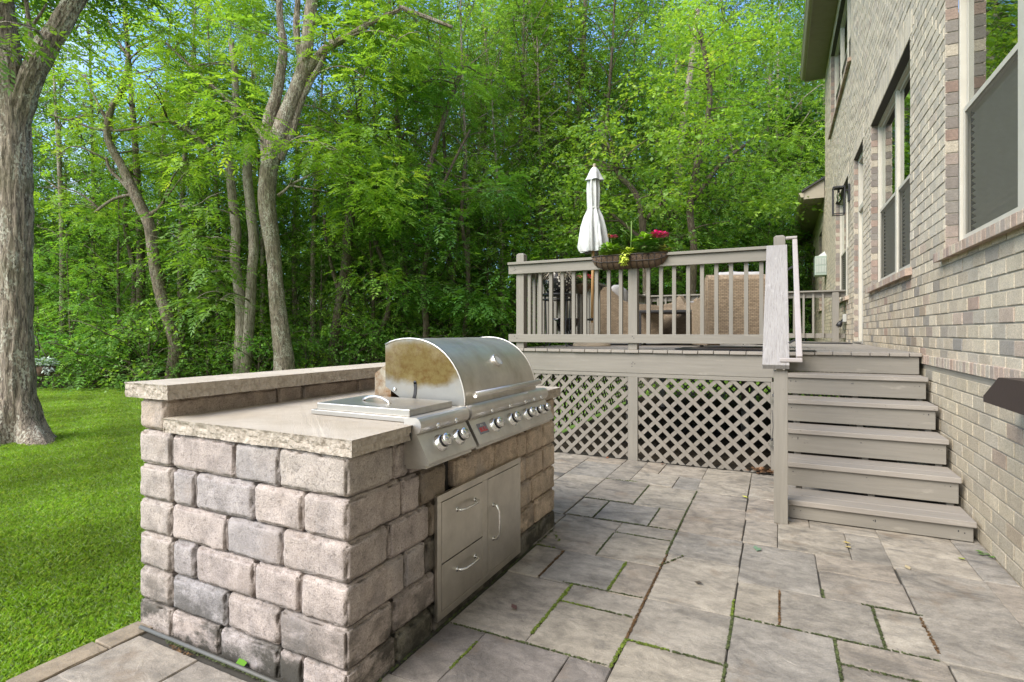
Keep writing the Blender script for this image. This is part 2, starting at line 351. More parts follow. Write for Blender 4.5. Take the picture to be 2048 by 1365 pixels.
# the rest of the patio (beside and behind the camera) in the same random pattern
u_=.195; occ=set()
X0=-2.44
for iy in range(int((2.03+3.2)/u_)):
    for ix in range(int((1.1-X0)/u_)):
        xa=X0+ix*u_; ya=-3.2+iy*u_
        if (ix,iy) in occ: continue
        for w,h in random.sample([(2,2),(2,3),(1,2),(2,1),(3,2)],5)+[(1,1)]:
            ok=all((ix+a,iy+b) not in occ and not cov(xa+(a+.5)*u_,ya+(b+.5)*u_) and xa+(a+1)*u_<1.12 and ya+(b+1)*u_<2.05 for a in range(w) for b in range(h))
            if ok:
                for a in range(w):
                    for b in range(h): occ.add((ix+a,iy+b))
                if not (xa>-2.6 and xa+w*u_<-1.2 and ya+h*u_>1.4): pav.append((xa,xa+w*u_,ya,ya+h*u_))
                break
mb=MB(); pc=[(.29,.256,.208),(.315,.28,.222),(.268,.242,.20),(.325,.29,.234),(.25,.232,.20),(.292,.252,.20)]
for i,(a,b,c,d) in enumerate(pav):
    col=pc[(i*7)%6] if c>1.5 else lerp(pc[(i*7)%6],(.285,.247,.203),.5)
    if a<-2.5 and b<-2.4: col=(.27,.215,.145)
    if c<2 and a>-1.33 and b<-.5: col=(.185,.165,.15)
    if b-a>1.0: continue
    g=.0014; dz=random.uniform(-.002,.002)
    # top surface slightly uneven
    block(mb,a+g,b-g,c+g,d-g,-.045,dz,lerp(col,(.285,.25,.205),random.random()*.3),r=.0045,amp=.0022,step=.04,chip=.009,seed=i)
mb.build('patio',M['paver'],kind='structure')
mb=MB(); mb.box((-2.57,-3.3,-.06),(1.1,5.6,-.012)); mb.build('patio_bed',M['joint'],kind='structure')
# moss in the joints
mo=[];mc=[]
def moss(x0,y0,x1,y1,w,n,c):
    L=math.hypot(x1-x0,y1-y0); dx,dy=(x1-x0)/L,(y1-y0)/L; n=int(n*L*52); w=w*.6
    for _ in range(n):
        t=rng.random(); wob=.5+.5*abs(noise.noise(Vector((x0*9+t*L*14,y0*5,2)))*2.2)
        o=(rng.random()-.5)*w*wob*2; x=x0+dx*t*L-dy*o; y=y0+dy*t*L+dx*o; s=.0024+.0028*rng.random(); a=rng.random()*6.28; tl=rng.random()*.7
        z=.001+.004*rng.random()*max(0,1-abs(o)/w)
        p=np.array([x,y,z]); e1=np.array([math.cos(a),math.sin(a),tl*.6])*s; e2=np.array([-math.sin(a),math.cos(a),.3])*s
        mo.extend([p-e1-e2,p+e1-e2,p+e1+e2,p-e1+e2]); k=.6+.8*rng.random(); mc.append([c[0]*k,c[1]*k,c[2]*k])
GR=(.10,.14,.012); DG=(.055,.07,.02); BR=(.10,.055,.02)
for j in [(-.95,2.1,-.95,2.61,.014,16,GR),(-.95,2.43,-.78,2.43,.008,12,GR),(-.78,2.43,-.6,2.435,.006,8,DG),(-.77,2.64,-.77,3.0,.010,14,GR),(-1.14,2.62,-1.14,3.0,.008,7,BR),
 (-.585,2.03,-.578,2.25,.012,14,GR),(-.578,2.25,-.58,2.45,.010,10,BR),(-.58,2.45,-.585,3.2,.007,8,BR),(-.59,3.2,-.6,4.04,.008,12,DG),(-.6,4.04,-.6,4.6,.004,8,DG),
 (-.57,2.245,-.4,2.243,.010,14,GR),(-.4,2.243,-.2,2.24,.006,11,DG),(-.187,2.03,-.187,2.26,.010,13,DG),(-.19,2.36,-.19,2.64,.008,12,DG),(-.195,2.64,-.197,2.8,.009,14,GR),
 (.388,2.66,.388,3.03,.010,12,DG),(.35,3.03,.58,3.03,.006,10,DG),(.207,2.2,.207,2.64,.008,12,DG),(.0,2.65,.0,3.0,.005,7,BR),(.575,2.7,.57,3.0,.012,9,BR),(.19,3.03,.19,3.12,.010,12,DG),
 (-.955,3.03,-.955,3.4,.007,10,DG),(-1.165,3.63,-1.165,4.03,.006,9,DG),(-.785,3.63,-.785,4.03,.007,10,DG),(-.985,4.06,-.985,4.6,.006,8,DG),(-1.35,3.615,-.6,3.625,.005,7,DG),(-.95,3.42,-.6,3.42,.006,9,DG),
 (-1.37,4.042,-.985,4.042,.005,8,DG),(-1.37,4.64,-1.17,4.64,.006,9,DG),(-1.2,4.645,-1.1,4.65,.010,12,GR),(-1.13,1.75,-1.13,1.95,.010,10,GR),(-1.31,2.03,-.6,2.035,.004,7,DG),(.207,2.45,.5,2.45,.004,7,DG),
 (-.19,2.643,.56,2.643,.004,7,DG),(-1.0,2.62,-.6,2.63,.004,6,DG),(-1.32,3.01,-1.2,3.01,.012,7,GR),(-1.30,3.25,-1.22,3.12,.03,3,GR),(-1.75,4.24,-1.72,4.27,.01,12,GR),(-.605,3.02,-.5,3.225,.003,4,DG),
 (-2.3,1.385,-1.4,1.385,.012,9,DG),(-1.325,1.45,-1.325,3.3,.008,4,DG),(-2.25,1.37,-2.1,1.36,.02,5,BR)]:
    moss(*j)
ml=N('moss'); cmoss=ml.done(ml.attr(),.9)
npmesh('moss',np.array(mo),4,cmoss,np.array(mc),kind='stuff',label='green and brown moss growing in the joints of the patio')

# ---------------- outdoor kitchen: stone base and slabs ----------------
isl=empty('stone_grill_island',(0,0,0),label='stone block grill island with a raised bar and pale limestone counter',cat='kitchen island')
bx0,bx1,by0,by1=-2.567,-1.345,1.425,3.375
mb=MB(); bc=[(.385,.332,.308),(.41,.35,.322),(.37,.33,.312),(.425,.365,.332),(.38,.338,.322),(.40,.342,.312),(.36,.328,.315)]
BL=(.335,.315,.315)
zs=[-.045,.101,.25,.404,.553,.706,.858]
def fx(u): return PY(u,900,by0).x
rows=[[345,437,555,602],[345,450,557],[345,388,505,598],[342,450,560],[345,387,504,603],[340,468,555]]
ni=[0]
def stn(x0,x1,y0,y1,z0,z1,col=None):
    ni[0]+=1; c=col or bc[(ni[0]*5+ni[0]//3)%7]; j=random.uniform(.94,1.06); c=tuple(q*j for q in c); g=.002
    block(mb,x0+g,x1-g,y0+g,y1-g,z0+g,z1-g,c,r=.017+random.uniform(-.002,.009),amp=.0036,step=.013,chip=.030,seed=ni[0])
for i in range(6):
    z0,z1=zs[i],zs[i+1]; j=[bx0]+[-2.333]+[fx(u) for u in rows[i][1:]]
    # left column of the raised bar and the front row
    stn(bx0,-2.333,by0-.004,by0+.24,z0,z1,(.39,.34,.305))
    for k in range(1,len(j)-1): stn(j[k],j[k+1],by0,by0+.2,z0,z1,{(1,1):BL}.get((i,k), lerp(BL,bc[1],.35) if (i,k) in ((2,1),(4,1),(4,2),(3,2)) else None))
    yc=[1.70,1.68,1.76,1.66,1.74,1.69][i]
    stn(j[-1],bx1,by0,yc,z0,z1,(.42,.36,.325) if i!=5 else (.42,.37,.33))
    # right face
    y=yc; last=by1
    cuts=[[yc,1.95,2.25,2.5,2.8,3.1,by1],[yc,1.98,2.2,2.5,2.79,3.05,by1],[yc,1.9,2.2,2.5,2.79,3.0,by1],[yc,1.93,2.2,2.5,2.80,2.93,3.17,by1],[yc,1.86,2.06,2.14,2.52,2.79,2.93,3.17,by1],[yc,1.79,2.0,2.15,2.52,2.79,2.92,by1]][i]
    for a,b in zip(cuts,cuts[1:]):
        if i==4 and abs(a-2.06)<.01: continue
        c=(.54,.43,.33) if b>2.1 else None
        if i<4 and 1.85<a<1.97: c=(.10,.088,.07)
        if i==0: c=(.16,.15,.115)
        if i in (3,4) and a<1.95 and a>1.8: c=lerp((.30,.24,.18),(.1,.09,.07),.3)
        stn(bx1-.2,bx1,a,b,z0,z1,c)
    # left face of the bar
    y=by0+.24
    while y<by1-.05:
        b=min(by1,y+random.choice([.22,.3,.38])); 
        if by1-b<.12: b=by1
        stn(bx0,bx0+.2,y,b,z0,z1); y=b
    # far face
    x=bx0+.2
    while x<bx1-.2-.02:
        b=min(bx1-.2,x+random.choice([.22,.3,.38])); 
        if bx1-.2-b<.1: b=bx1-.2
        stn(x,b,by1-.2,by1,z0,z1); x=b
# top row of the raised bar
y=by0-.004
for b in (2.02,2.18,2.62,3.0,by1):
    stn(bx0,-2.375,y,b,.858,1.002,(.42,.345,.285)); y=b
mb.build('block_wall',M['block'],isl)
mb=MB(); mb.box((bx0+.05,by0+.05,-.04),(bx1-.05,by1-.05,.85)); mb.box((bx0+.05,by0+.05,.85),(-2.40,by1-.05,.99)); mb.build('core',flat('dark_core',(.03,.028,.025),.9),isl)
# rock-faced slabs
def slab(name,poly,z0,z1,parent,chip=.020,skip=()):
    mb=MB(); n=len(poly); out=[];nor=[];flag=[]
    for i in range(n):
        a=Vector(poly[i]); b=Vector(poly[(i+1)%n]); d=(b-a); L=d.length; d.normalize(); nn=Vector((d.y,-d.x)); k=max(1,int(L/.007))
        for j in range(k):
            out.append(a+d*(L*j/k)); nor.append(nn); flag.append(0 if i in skip else 1)
    m=len(out); hs=7; vs=[];fs=[]
    # corner normals blended
    for j in range(hs+1):
        t=j/hs; z=z1+(z0-z1)*t
        for i in range(m):
            nn=(nor[i]+nor[i-1]).normalized(); p=out[i]; q=Vector((p.x,p.y,z*1.2))
            big=noise.noise(q*9); sc=noise.noise(Vector((p.x*26+z*30,p.y*26+z*30,z*20+3))); fi=noise.noise(q*70)
            fac=max(0,sc)*1.0
            prof=-.35*math.sin(math.pi*min(1,t*1.05))*.0+.9*t*.8
            off=-chip*(.15+prof*(.55+.7*big))-chip*.75*fac*math.sin(math.pi*t)-.0055*fi*(t>0)
            if j==0: off=-.0035*abs(fi)-.002*big
            if not flag[i]: off=-.001
            zz=z+(.003*fi if 0<j<hs else (-.0015*abs(fi) if j==0 else 0))
            vs.append((p.x+nn.x*off,p.y+nn.y*off,zz))
    for j in range(hs):
        for i in range(m): fs.append((j*m+i,(j+1)*m+i,(j+1)*m+(i+1)%m,j*m+(i+1)%m))
    mb.add(vs,fs,None,False)
    mb.add([vs[i] for i in range(m)],[tuple(range(m))],None,False)
    mb.add([vs[hs*m+i] for i in range(m)],[tuple(range(m))[::-1]],None,False)
    return mb.build(name,M['slab'],parent,fix=True)
ct=[(-2.37,1.405),(-1.303,1.405),(-1.303,1.745),(-1.345,1.745),(-1.345,2.09),(-1.303,2.09),(-1.303,2.145),(-1.345,2.145),(-1.345,3.07),(-1.313,3.07),(-1.313,3.40),(-2.37,3.40)]
slab('countertop',ct,.861,.922,isl)
slab('bar_top',[(-2.612,1.388),(-2.300,1.388),(-2.300,3.42),(-2.612,3.42)],1.003,1.068,isl)
mb=MB(); mb.tube([(-2.5,1.395,.004),(-1.9,1.393,.006),(-1.36,1.390,.004)],.008); 
mb.build('drip_pipe',flat('pale_pipe',(.10,.10,.09),.6),isl)

# ---------------- grill ----------------
GY=2.14; GL=.80
g=empty('built_in_grill',(-1.5,GY,.92),label='stainless steel built-in gas grill with domed heat-stained hood',cat='grill')
def sub(mb,name,mat,parent,**k):
    """geometry given in place; keep the part's origin at the thing's"""
    o=mb.build(name,mat,parent,**k)
    o.matrix_parent_inverse=Matrix.Translation(-Vector(parent.location)) if parent.parent is None else Matrix.Identity(4)
    return o
# hood shell: closed section extruded along y; object coordinates start at the near end
prof=[(-1.765,1.02),(-1.765,1.228),(-1.735,1.243),(-1.70,1.252),(-1.66,1.258),(-1.615,1.260)]
for k in range(1,15):
    th=math.pi/2*(1-k/14); prof.append((-1.615+.315*math.cos(th)**.95,.948+.312*math.sin(th)))
prof+=[(-1.64,.948),(-1.70,.985)]
hb=MB(); m=len(prof); y0,y1=GY,GY+.80
hb.ext(prof,1,0,y1-y0); o=hb.build('hood',M['hood'],g,bevel=.003); o.location=(1.5,0,-.92); 
for p in o.data.polygons: p.use_smooth=len(p.vertices)==4
hood=o
ins=M['blackplastic']
for yy in (.0,.8):
    rb=MB(); rb.tube([(x,yy,z) for x,z in prof[1:20]],.0042,6); rb.build('hood_rim',M['steel'],hood)
sb=MB(); # curved slot in the near end
pts=[(-1.583,1.047),(-1.580,1.02),(-1.583,.99),(-1.594,.958)]
ol=[];
for s_ in (-1,1):
    q=[(x+s_*.0085,z) for x,z in pts]; ol+= q if s_<0 else q[::-1]
sb.ext([(x,z) for x,z in ol],1,-.0022,.001); sb.lathe([(.0085,0),(.0085,.0032)],M=Matrix.Translation((-1.583,-.0022+.0032,1.047))@Matrix.Rotation(R(90),4,'X'),n=16)
sb.build('pivot_slot',M['black'],hood)
sb=MB(); sb.lathe([(.0,0),(.009,0),(.009,.004),(.005,.006),(0,.006)],M=Matrix.Translation((-1.705,-.0002,1.009))@Matrix.Rotation(R(90),4,'X'),n=12,cap=False); sb.build('bolt',M['chrome'],hood)
# hood handle
h=MB(); h.tube([(-1.262,.03,1.0),(-1.262,.77,1.0)],.014,14); 
for yy in (.03,.77): h.lathe([(0,0),(.011,.002),(.014,.006)],M=Matrix.Translation((-1.262,yy,1.0))@Matrix.Rotation(R(90 if yy<.1 else -90),4,'X'),n=14,cap=False)
for yy in (.09,.71): h.bar((-1.305,yy,.998),(-1.265,yy,1.0),.018,.012)
h.build('hood_handle',M['steel'],hood)
# thermometer
thn=Vector((.80,0,.60)).normalized(); tp=Vector((-1.615+.315*.80,.42,.948+.312*.60))
MM=Matrix.Translation(tp)@thn.to_track_quat('Z','Y').to_matrix().to_4x4()
t_=MB(); t_.lathe([(.034,-.01),(.036,.006),(.036,.014),(.031,.018),(.0285,.0135),(0,.0135)],M=MM,n=28,cap=False)
t_.build('thermometer',M['steel'],hood)
t_=MB(); t_.lathe([(0,.0145),(.0275,.0145)],M=MM,n=28,cap=False); dial=N('dial_face'); t_.build('dial',dial.done((.5,.51,.50),.25),hood)
# back shroud behind the hood
b_=MB(); b_.ext([(-1.842,.925),(-1.842,1.082),(-1.765,1.132),(-1.74,1.132),(-1.74,.925)],1,0.012,.79); o=b_.build('back_shroud',M['rust'],g,bevel=.002); o.location=(1.5,0,-.92)
# firebox rim and base
b_=MB(); b_.box((-1.80,-.015,.925),(-1.30,.845,.946)); o=b_.build('cook_box_rim',M['steel'],g,bevel=.002); o.location=(1.5,0,-.92)
def panel_profile():
    P=[(-1.345,.946),(-1.30,.951)]
    for k in range(9):
        th=R(100-k*22); P.append((-1.292+.030*math.cos(th)+.0,.918+.034*math.sin(th)))
    P+=[(-1.290,.888),(-1.281,.879),(-1.224,.778),(-1.228,.768),(-1.345,.760)]
    return P
def knob(mb_s,mb_b,y,z0=.832,sc=1.0):
    n=Vector((.871,0,.491)).normalized(); base=Vector((-1.281,y,.879))+Vector((.057,0,-.101))*.46
    MM=Matrix.Translation(base)@n.to_track_quat('Z','Y').to_matrix().to_4x4()
    s=sc
    mb_s.lathe([(.036*s,0),(.0365*s,.007),(.031*s,.011),(.030*s,.020),(.026*s,.022)],M=MM,n=24,cap=False)
    mb_b.lathe([(.0255*s,.018),(.0255*s,.034)],M=MM,n=24,cap=False)
    mb_s.lathe([(.0262*s,.033),(.0265*s,.047),(.0235*s,.051),(0,.0515)],M=MM,n=24,cap=False)
    mb_s.bar(MM@Vector((-.021*s,0,.052)),MM@Vector((.021*s,0,.052)),.004,.003)
def control(parent,ya,yb,oy,knobs,small=()):
    mb=MB(); P=panel_profile(); mb.ext(P,1,ya,yb); 
    o=mb.build('control_panel',M['steel'],parent,bevel=.0015); o.location=oy
    d=MB(); d.ext([(-1.345,.7595),(-1.25,.7635),(-1.245,.752),(-1.345,.742)],1,ya+.01,yb-.01); d.build('drip_lip',M['steel'],o)
    for i,y in enumerate(knobs):
        a=MB(); b=MB(); knob(a,b,y,sc=.8 if y in small else 1)
        k=a.build('knob',M['chrome'],parent); k.location=oy; b.build('knob_ring',M['blackplastic'],k)
        # small indicator lamp above
    for i,y in enumerate(knobs):
        a=MB(); a.lathe([(0,0),(.012,0),(.012,.006),(.007,.012),(0,.013)],M=Matrix.Translation((-1.268,y+.0,.905))@Matrix.Rotation(R(78),4,'Y'),n=12,cap=False); a.build('indicator',M['chrome'],o)
    return o
cp=control(g,0,.905,(1.5,0,-.92),[.225-.03,.42-.03,.60-.02,.71-.01,.80],small=(.71-.01,.80))
# maker's badge
b_=MB(); n=Vector((.871,0,.491)).normalized(); base=Vector((-1.281,0.085,.879))+Vector((.057,0,-.101))*.42
BM=Matrix.Translation(base)@Matrix(((0,-.491,.871,0),(1,0,0,0),(0,.871,.491,0),(0,0,0,1)))
b_.box((-.038,-.026,0),(.042,.026,.003),M=BM); badge=b_.build('badge',flat('badge_grey',(.23,.24,.27),.35,.5),cp)
tx=bpy.data.curves.new('badge_lettering','FONT'); tx.body='BULL'; tx.size=.030; tx.extrude=.0006; tx.align_x='CENTER'; tx.align_y='CENTER'; tx.offset=.0009
to=bpy.data.objects.new('badge_lettering',tx); COL.objects.link(to); dg=bpy.context.evaluated_depsgraph_get(); me=bpy.data.meshes.new_from_object(to.evaluated_get(dg)); bpy.data.objects.remove(to)
me.materials.clear(); me.materials.append(flat('badge_red',(.55,.03,.03),.4)); to=bpy.data.objects.new('badge_lettering',me); COL.objects.link(to); to.parent=badge; to.matrix_local=BM@Matrix.Translation((0.002,-.006,.0032))
for p_ in ():pass
b_=MB()
for a,b in (((-.012,.012),(-.004,.020)),((-.004,.020),(.006,.019)),((.006,.019),(.014,.012)),((-.010,.014),(.012,.014))): b_.bar(BM@Vector((a[0],a[1],.0035)),BM@Vector((b[0],b[1],.0035)),.0025,.001)
b_.build('badge_emblem',flat('badge_white',(.7,.7,.7),.4),cp)

# ---------------- side burner ----------------
sbn=empty('side_burner',(-1.6,1.73,.92),label='square lidded stainless side burner with two knobs set in the counter',cat='burner')
off=(1.6,-1.73,-.92)
b_=MB(); b_.box((-1.885,1.775,.9235),(-1.345,2.125,.944)); o=b_.build('burner_rim',M['steelx'],sbn,bevel=.002,loc=off)
b_=MB(); b_.box((-1.865,1.79,.9445),(-1.352,2.11,.974)); o=b_.build('lid',M['steelx'],sbn,bevel=.003,loc=off)
b_=MB(); b_.tube([(-1.73+.0, 1.95+.0,.972)]+[(-1.73+.19*t,1.90+.03*(1-t),.973+.028*math.sin(math.pi*t)**.7) for t in (.06,.15,.3,.5,.7,.85,.94)]+[(-1.54,1.90,.972)],.006,8); b_.build('lid_handle',M['steel'],o)
control(sbn,1.745-0,2.115,off,[1.865,2.005])

# ---------------- access doors ----------------
# y extents follow the photograph
ap=empty('cabinet_panel',(-1.335,1.955,.03),label='stainless cabinet front with two drawers and one door below the grill',cat='cabinet')
off=(1.335,-1.955,-.03)
b_=MB(); ya,yb,za,zb=1.955,2.79,.032,.578; X=-1.326
ym=PX(965,1000,X).y; ym2=PX(976,1000,X).y
b_.box((-1.344,ya,za),(X,yb,za+.032)); b_.box((-1.344,ya,zb-.032),(X,yb,zb)); b_.box((-1.344,ya,za+.032),(X,ya+.030,zb-.032)); b_.box((-1.344,yb-.030,za+.032),(X,yb,zb-.032)); b_.box((-1.344,ym+.002,za+.032),(X,ym2-.002,zb-.032))
b_.build('frame',M['panel'],ap,bevel=.0015,loc=off)
b_=MB(); b_.box((-1.350,ya+.01,za+.01),(-1.338,yb-.01,zb-.01)); b_.build('back_plate',M['black'],ap,loc=off)
zm=.272
def handle(parent,p,q):
    """bent grip with angular ends, standing off the front"""
    p=Vector(p); q=Vector(q); d=(q-p); up=Vector((1,0,0)); c=MB()
    pts=[p,p+up*.022+d*.02,p+up*.034+d*.16,p+up*.036+d*.5,p+up*.034+d*.84,q+up*.022-d*.02,q]
    c.tube(pts,[.009,.0075,.006,.0055,.006,.0075,.009],10); c.lathe([(.011,0),(.011,.004)],M=Matrix.Translation(p)@Matrix.Rotation(R(90),4,'Y'),n=12); c.lathe([(.011,0),(.011,.004)],M=Matrix.Translation(q)@Matrix.Rotation(R(90),4,'Y'),n=12)
    return c.build('handle',M['chrome'],parent)
for (z0,z1) in ((zm+.003,zb-.035),(za+.035,zm-.003)):
    b_=MB(); b_.box((-1.338,ya+.033,z0),(X+.0008,ym-.001,z1)); o=b_.build('drawer_front',M['panel'],ap,bevel=.001,loc=off); zc=z1-.065
    handle(o,(X,2.11,zc),(X,2.27,zc))
b_=MB(); b_.box((-1.338,ym2+.001,za+.035),(X+.0008,yb-.033,zb-.035)); o=b_.build('door',M['panel'],ap,bevel=.001,loc=off)
handle(o,(X,ym2+.055,.225),(X,ym2+.055,.40))
# ---------------- deck ----------------
DZ=1.113; Y0=5.435; YB=11.7; XL=-2.66; XR=1.085
dk=empty('wooden_deck',(-.8,8.5,0),label='raised taupe-painted wooden deck with balustrade and lattice skirt',cat='deck')
doff=(.8,-8.5,0)
def P_(mb,name,mat,bevel=0,parent=dk,off=doff,**k): return mb.build(name,mat,parent,bevel=bevel,loc=off,**k)
mb=MB(); x=XL-.01; i=0
while x<XR-.02:
    w=min(.141,XR-x); y0=(Y0-.03 if x<.03 else 5.63)+random.uniform(-.004,.004); dz=random.uniform(-.0015,.0015)
    mb.box((x,y0,DZ-.030+dz),(x+w-.005,YB+.03,DZ+dz),ch=.003); x+=w
P_(mb,'deck_boards',M['board'])
mb=MB(); mb.box((XL,Y0,.878),(0.045,Y0+.04,1.081)); P_(mb,'front_beam',M['wx'],.003)
mb=MB(); mb.box((XL,Y0+.004,.838),(-.06,Y0+.03,.876)); P_(mb,'skirt_trim',M['wx'],.002)
mb=MB(); mb.box((.045,5.655,.93),(XR-.02,5.69,1.081)); P_(mb,'stair_header',M['wx'],.003)
mb=MB(); mb.box((.005,5.44,.85),(.044,5.69,1.081)); P_(mb,'return_beam',M['wy'],.002)
mb=MB(); mb.box((XL,Y0+.045,.878),(XL+.04,YB,1.081)); P_(mb,'side_beam',M['wy'],.002)
mb=MB(); mb.box((XL+.05,YB-.02,.878),(XR,YB+.02,1.081)); P_(mb,'back_beam',M['wx'],.002)
mb=MB()
for k in range(8):
    xx=XL+.3+k*.46; mb.box((xx,Y0+.05 if xx<-.06 else 5.7,.93),(xx+.04,YB-.03,1.081))
P_(mb,'joists',M['wy'])
for (x,y) in ((-1.9,7.6),(-.4,7.6),(-1.9,10),(-.4,10),(.8,7.6)):
    mb=MB(); mb.box((x-.045,y-.045,-.1),(x+.045,y+.045,.93)); P_(mb,'support_post',M['wz'])
# posts of the railing
def post(x,y,z0,z1,w=.092,cap=True):
    mb=MB(); h=w/2; c=.018
    mb.box((x-h,y-h,z0),(x+h,y+h,z1-c))
    mb.add([(x-h,y-h,z1-c),(x+h,y-h,z1-c),(x+h,y+h,z1-c),(x-h,y+h,z1-c),(x-h+c,y-h+c,z1),(x+h-c,y-h+c,z1),(x+h-c,y+h-c,z1),(x-h+c,y+h-c,z1)],[(0,1,5,4),(1,2,6,5),(2,3,7,6),(3,0,4,7),(4,5,6,7)])
    return P_(mb,'railing_post',M['wz'],.003)
LX=XL+.05
FY=Y0+.055
post(-2.60,FY+.01,DZ,2.175); post(-1.335,FY+.01,DZ,2.035); post(.0,FY-.02,DZ,2.165,.095)
post(LX,7.47,DZ,2.035,.12); post(LX,9.6,DZ,2.035); post(LX,YB-.05,DZ,2.10); post(-.8,YB-.05,DZ,2.035); post(.93,YB-.05,DZ,2.035,.11)
def rail_set(p,q,name_ax,out):
    """cap, upper and lower rail boards between two points; out = unit vector to the outside"""
    p=Vector((*p,0)); q=Vector((*q,0)); o=Vector((*out,0)); mat=M['wx'] if name_ax==0 else M['wy']; d=(q-p).normalized()
    mb=MB(); mb.bar(p+Vector((0,0,2.057))+o*.015,q+Vector((0,0,2.057))+o*.015,.15,.028); P_(mb,'rail_cap',mat,.003)
    mb=MB(); mb.bar(p+o*.045+Vector((0,0,1.99)),q+o*.045+Vector((0,0,1.99)),.036,.098); P_(mb,'upper_rail',mat,.003)
    mb=MB(); mb.bar(p+o*.045+Vector((0,0,1.225)),q+o*.045+Vector((0,0,1.225)),.036,.088); P_(mb,'lower_rail',mat,.003)
rail_set((XL-.07,FY),(-.02,FY),0,(0,-1)); rail_set((LX,FY+.08),(LX,YB-.03),1,(-1,0)); rail_set((LX-.05,YB-.05),(1.09,YB-.05),0,(0,1))
def balu(x,y):
    mb=MB(); h=.0175; mb.box((x-h,y-h,1.185),(x+h,y+h,2.038)); P_(mb,'baluster',M['wz'])
xs=[PY(980+q/2.626,600,Y0+.03).x for q in (205,262,318,378,437,497,558,622,685,830,897,966,1040,1113,1188,1265,1345,1425)]
for x in xs: balu(x,FY-.005)
y=5.62
while y<YB-.15:
    if min(abs(y-7.47),abs(y-9.6))>.09: balu(LX-.005,y)
    y+=.135
x=LX+.14
while x<.86:
    if abs(x+.8)>.08: balu(x,YB-.045)
    x+=.16
# lattice
def lattice(x0,x1,z0,z1,y,mat_front_dir=1,ax=0,yo=.008,name='lattice_panel'):
    """crossed strips clipped to a rectangle, in the plane across axis"""
    mb=MB(); p=.1015*math.sqrt(2); w=.036; 
    for lay,sg in ((0,mat_front_dir),(1,-mat_front_dir)):
        c=-3.0
        n=int(((x1-x0)+(z1-z0))/p)+4
        for i in range(-2,n):
            # strip centre line: x = x0 + i*p - (z-z0) [sg=-1]  or  x = x0 - (z1-z0) + i*p + (z-z0) [sg=+1]
            hw=w/math.sqrt(2)
            c0=x0+i*p+(0 if sg<0 else -(z1-z0)) + (.03 if lay else 0)
            def X(z,o): return c0+o+(-(z-z0) if sg<0 else (z-z0))
            poly=[(X(z0,-hw),z0),(X(z0,hw),z0),(X(z1,hw),z1),(X(z1,-hw),z1)]
            # clip to x0..x1
            def clip(P,lim,keep):
                Q=[]
                for a,b in zip(P,P[1:]+P[:1]):
                    ia,ib=keep(a[0]),keep(b[0])
                    if ia: Q.append(a)
                    if ia!=ib:
                        t=(lim-a[0])/(b[0]-a[0]); Q.append((lim,a[1]+t*(b[1]-a[1])))
                return Q
            poly=clip(poly,x0,lambda v:v>=x0); 
            if len(poly)<3: continue
            poly=clip(poly,x1,lambda v:v<=x1)
            if len(poly)<3: continue
            ya=y+(0 if lay==0 else yo); 
            if ax==0: mb.ext(poly,1,ya,ya+.0075)
            else: mb.ext(poly,0,ya,ya+.0075)
    return P_(mb,name,M['lat'])
M['lat']=wood('lattice_paint',(.225,.202,.168),2,wear=.05,bump=.2)
lattice(XL,-1.382,.0,.838,Y0+.010,1); lattice(-1.276,-.072,.0,.838,Y0+.010,-1)
lattice(Y0+.1,YB,-.03,.87,XL+.01,1,ax=1); lattice(XL+.05,XR,-.03,.87,YB-.012,1)
mb=MB(); mb.box((-1.378,Y0+.0015,-.01),(-1.280,Y0+.03,.838)); P_(mb,'skirt_post',M['wz'],.002)
mb=MB(); mb.box((-.070,Y0+.0015,-.01),(-.045,Y0+.03,.838)); P_(mb,'skirt_post',M['wz'],.002)
mb=MB(); mb.box((XL,Y0+.0015,-.01),(XL-.04,Y0+.04,.876)); P_(mb,'skirt_post',M['wz'],.002)
# nail heads
mb=MB()
for (px,py) in ((752,703),(745,757),(760,757),(745,770),(740,703),(750,748),(136,262),(130,253),(128,265),(130,612),(142,622),(748,612),(756,622),(1330,655)):
    q=PY(980+px/2.626,440+py/2.626,Y0-.004); mb.box((q.x-.004,Y0-.0008 if 690<py else FY-.0645,q.z-.004),(q.x+.004,Y0+.01,q.z+.004))
P_(mb,'nail_heads',M['black'])
# ---------------- stairs ----------------
st=empty('deck_stairs',(.57,4.8,0),label='flight of five taupe wooden steps from the patio up to the deck',cat='stairs')
soff=(-.57,-4.8,0)
tz=[.135,.33,.53,.73,.925]; ty=[4.19,4.495,4.79,5.085,5.385]; x0,x1=.052,1.075
for i,(z,y) in enumerate(zip(tz,ty)):
    yn=(ty[i+1] if i<4 else 5.655)+.035
    mb=MB(); mb.box((x0,y,z-.036),(x1,y+.142,z)); mb.box((x0,y+.147,z-.036),(x1,yn,z)); mb.build('tread',M['tread'],st,bevel=.004,loc=soff)
    zb=.006 if i==0 else tz[i-1]+.018
    mb=MB(); mb.box((x0+.002,y+.022,zb),(x1-.012,y+.047,z-.038)); mb.build('riser',M['wx'],st,bevel=.002,loc=soff)
for xx in (x0+.06,.56,x1-.07):
    mb=MB(); mb.ext([p for i in range(5) for p in ((ty[i]+.05,0 if i==0 else tz[i-1]-.04),(ty[i]+.05,tz[i]-.04))]+[(5.65,.885),(5.65,.70),(4.62,0)],0,xx,xx+.04); mb.build('stringer',M['wy'],st,loc=soff)
def post2(name,x,y,z0,z1,w):
    mb=MB(); h=w/2; mb.box((x-h,y-h,z0),(x+h,y+h,z1)); return mb.build(name,M['wz'],st,bevel=.003,loc=soff)
post2('newel_post',.008,4.11,.0,1.03,.086)
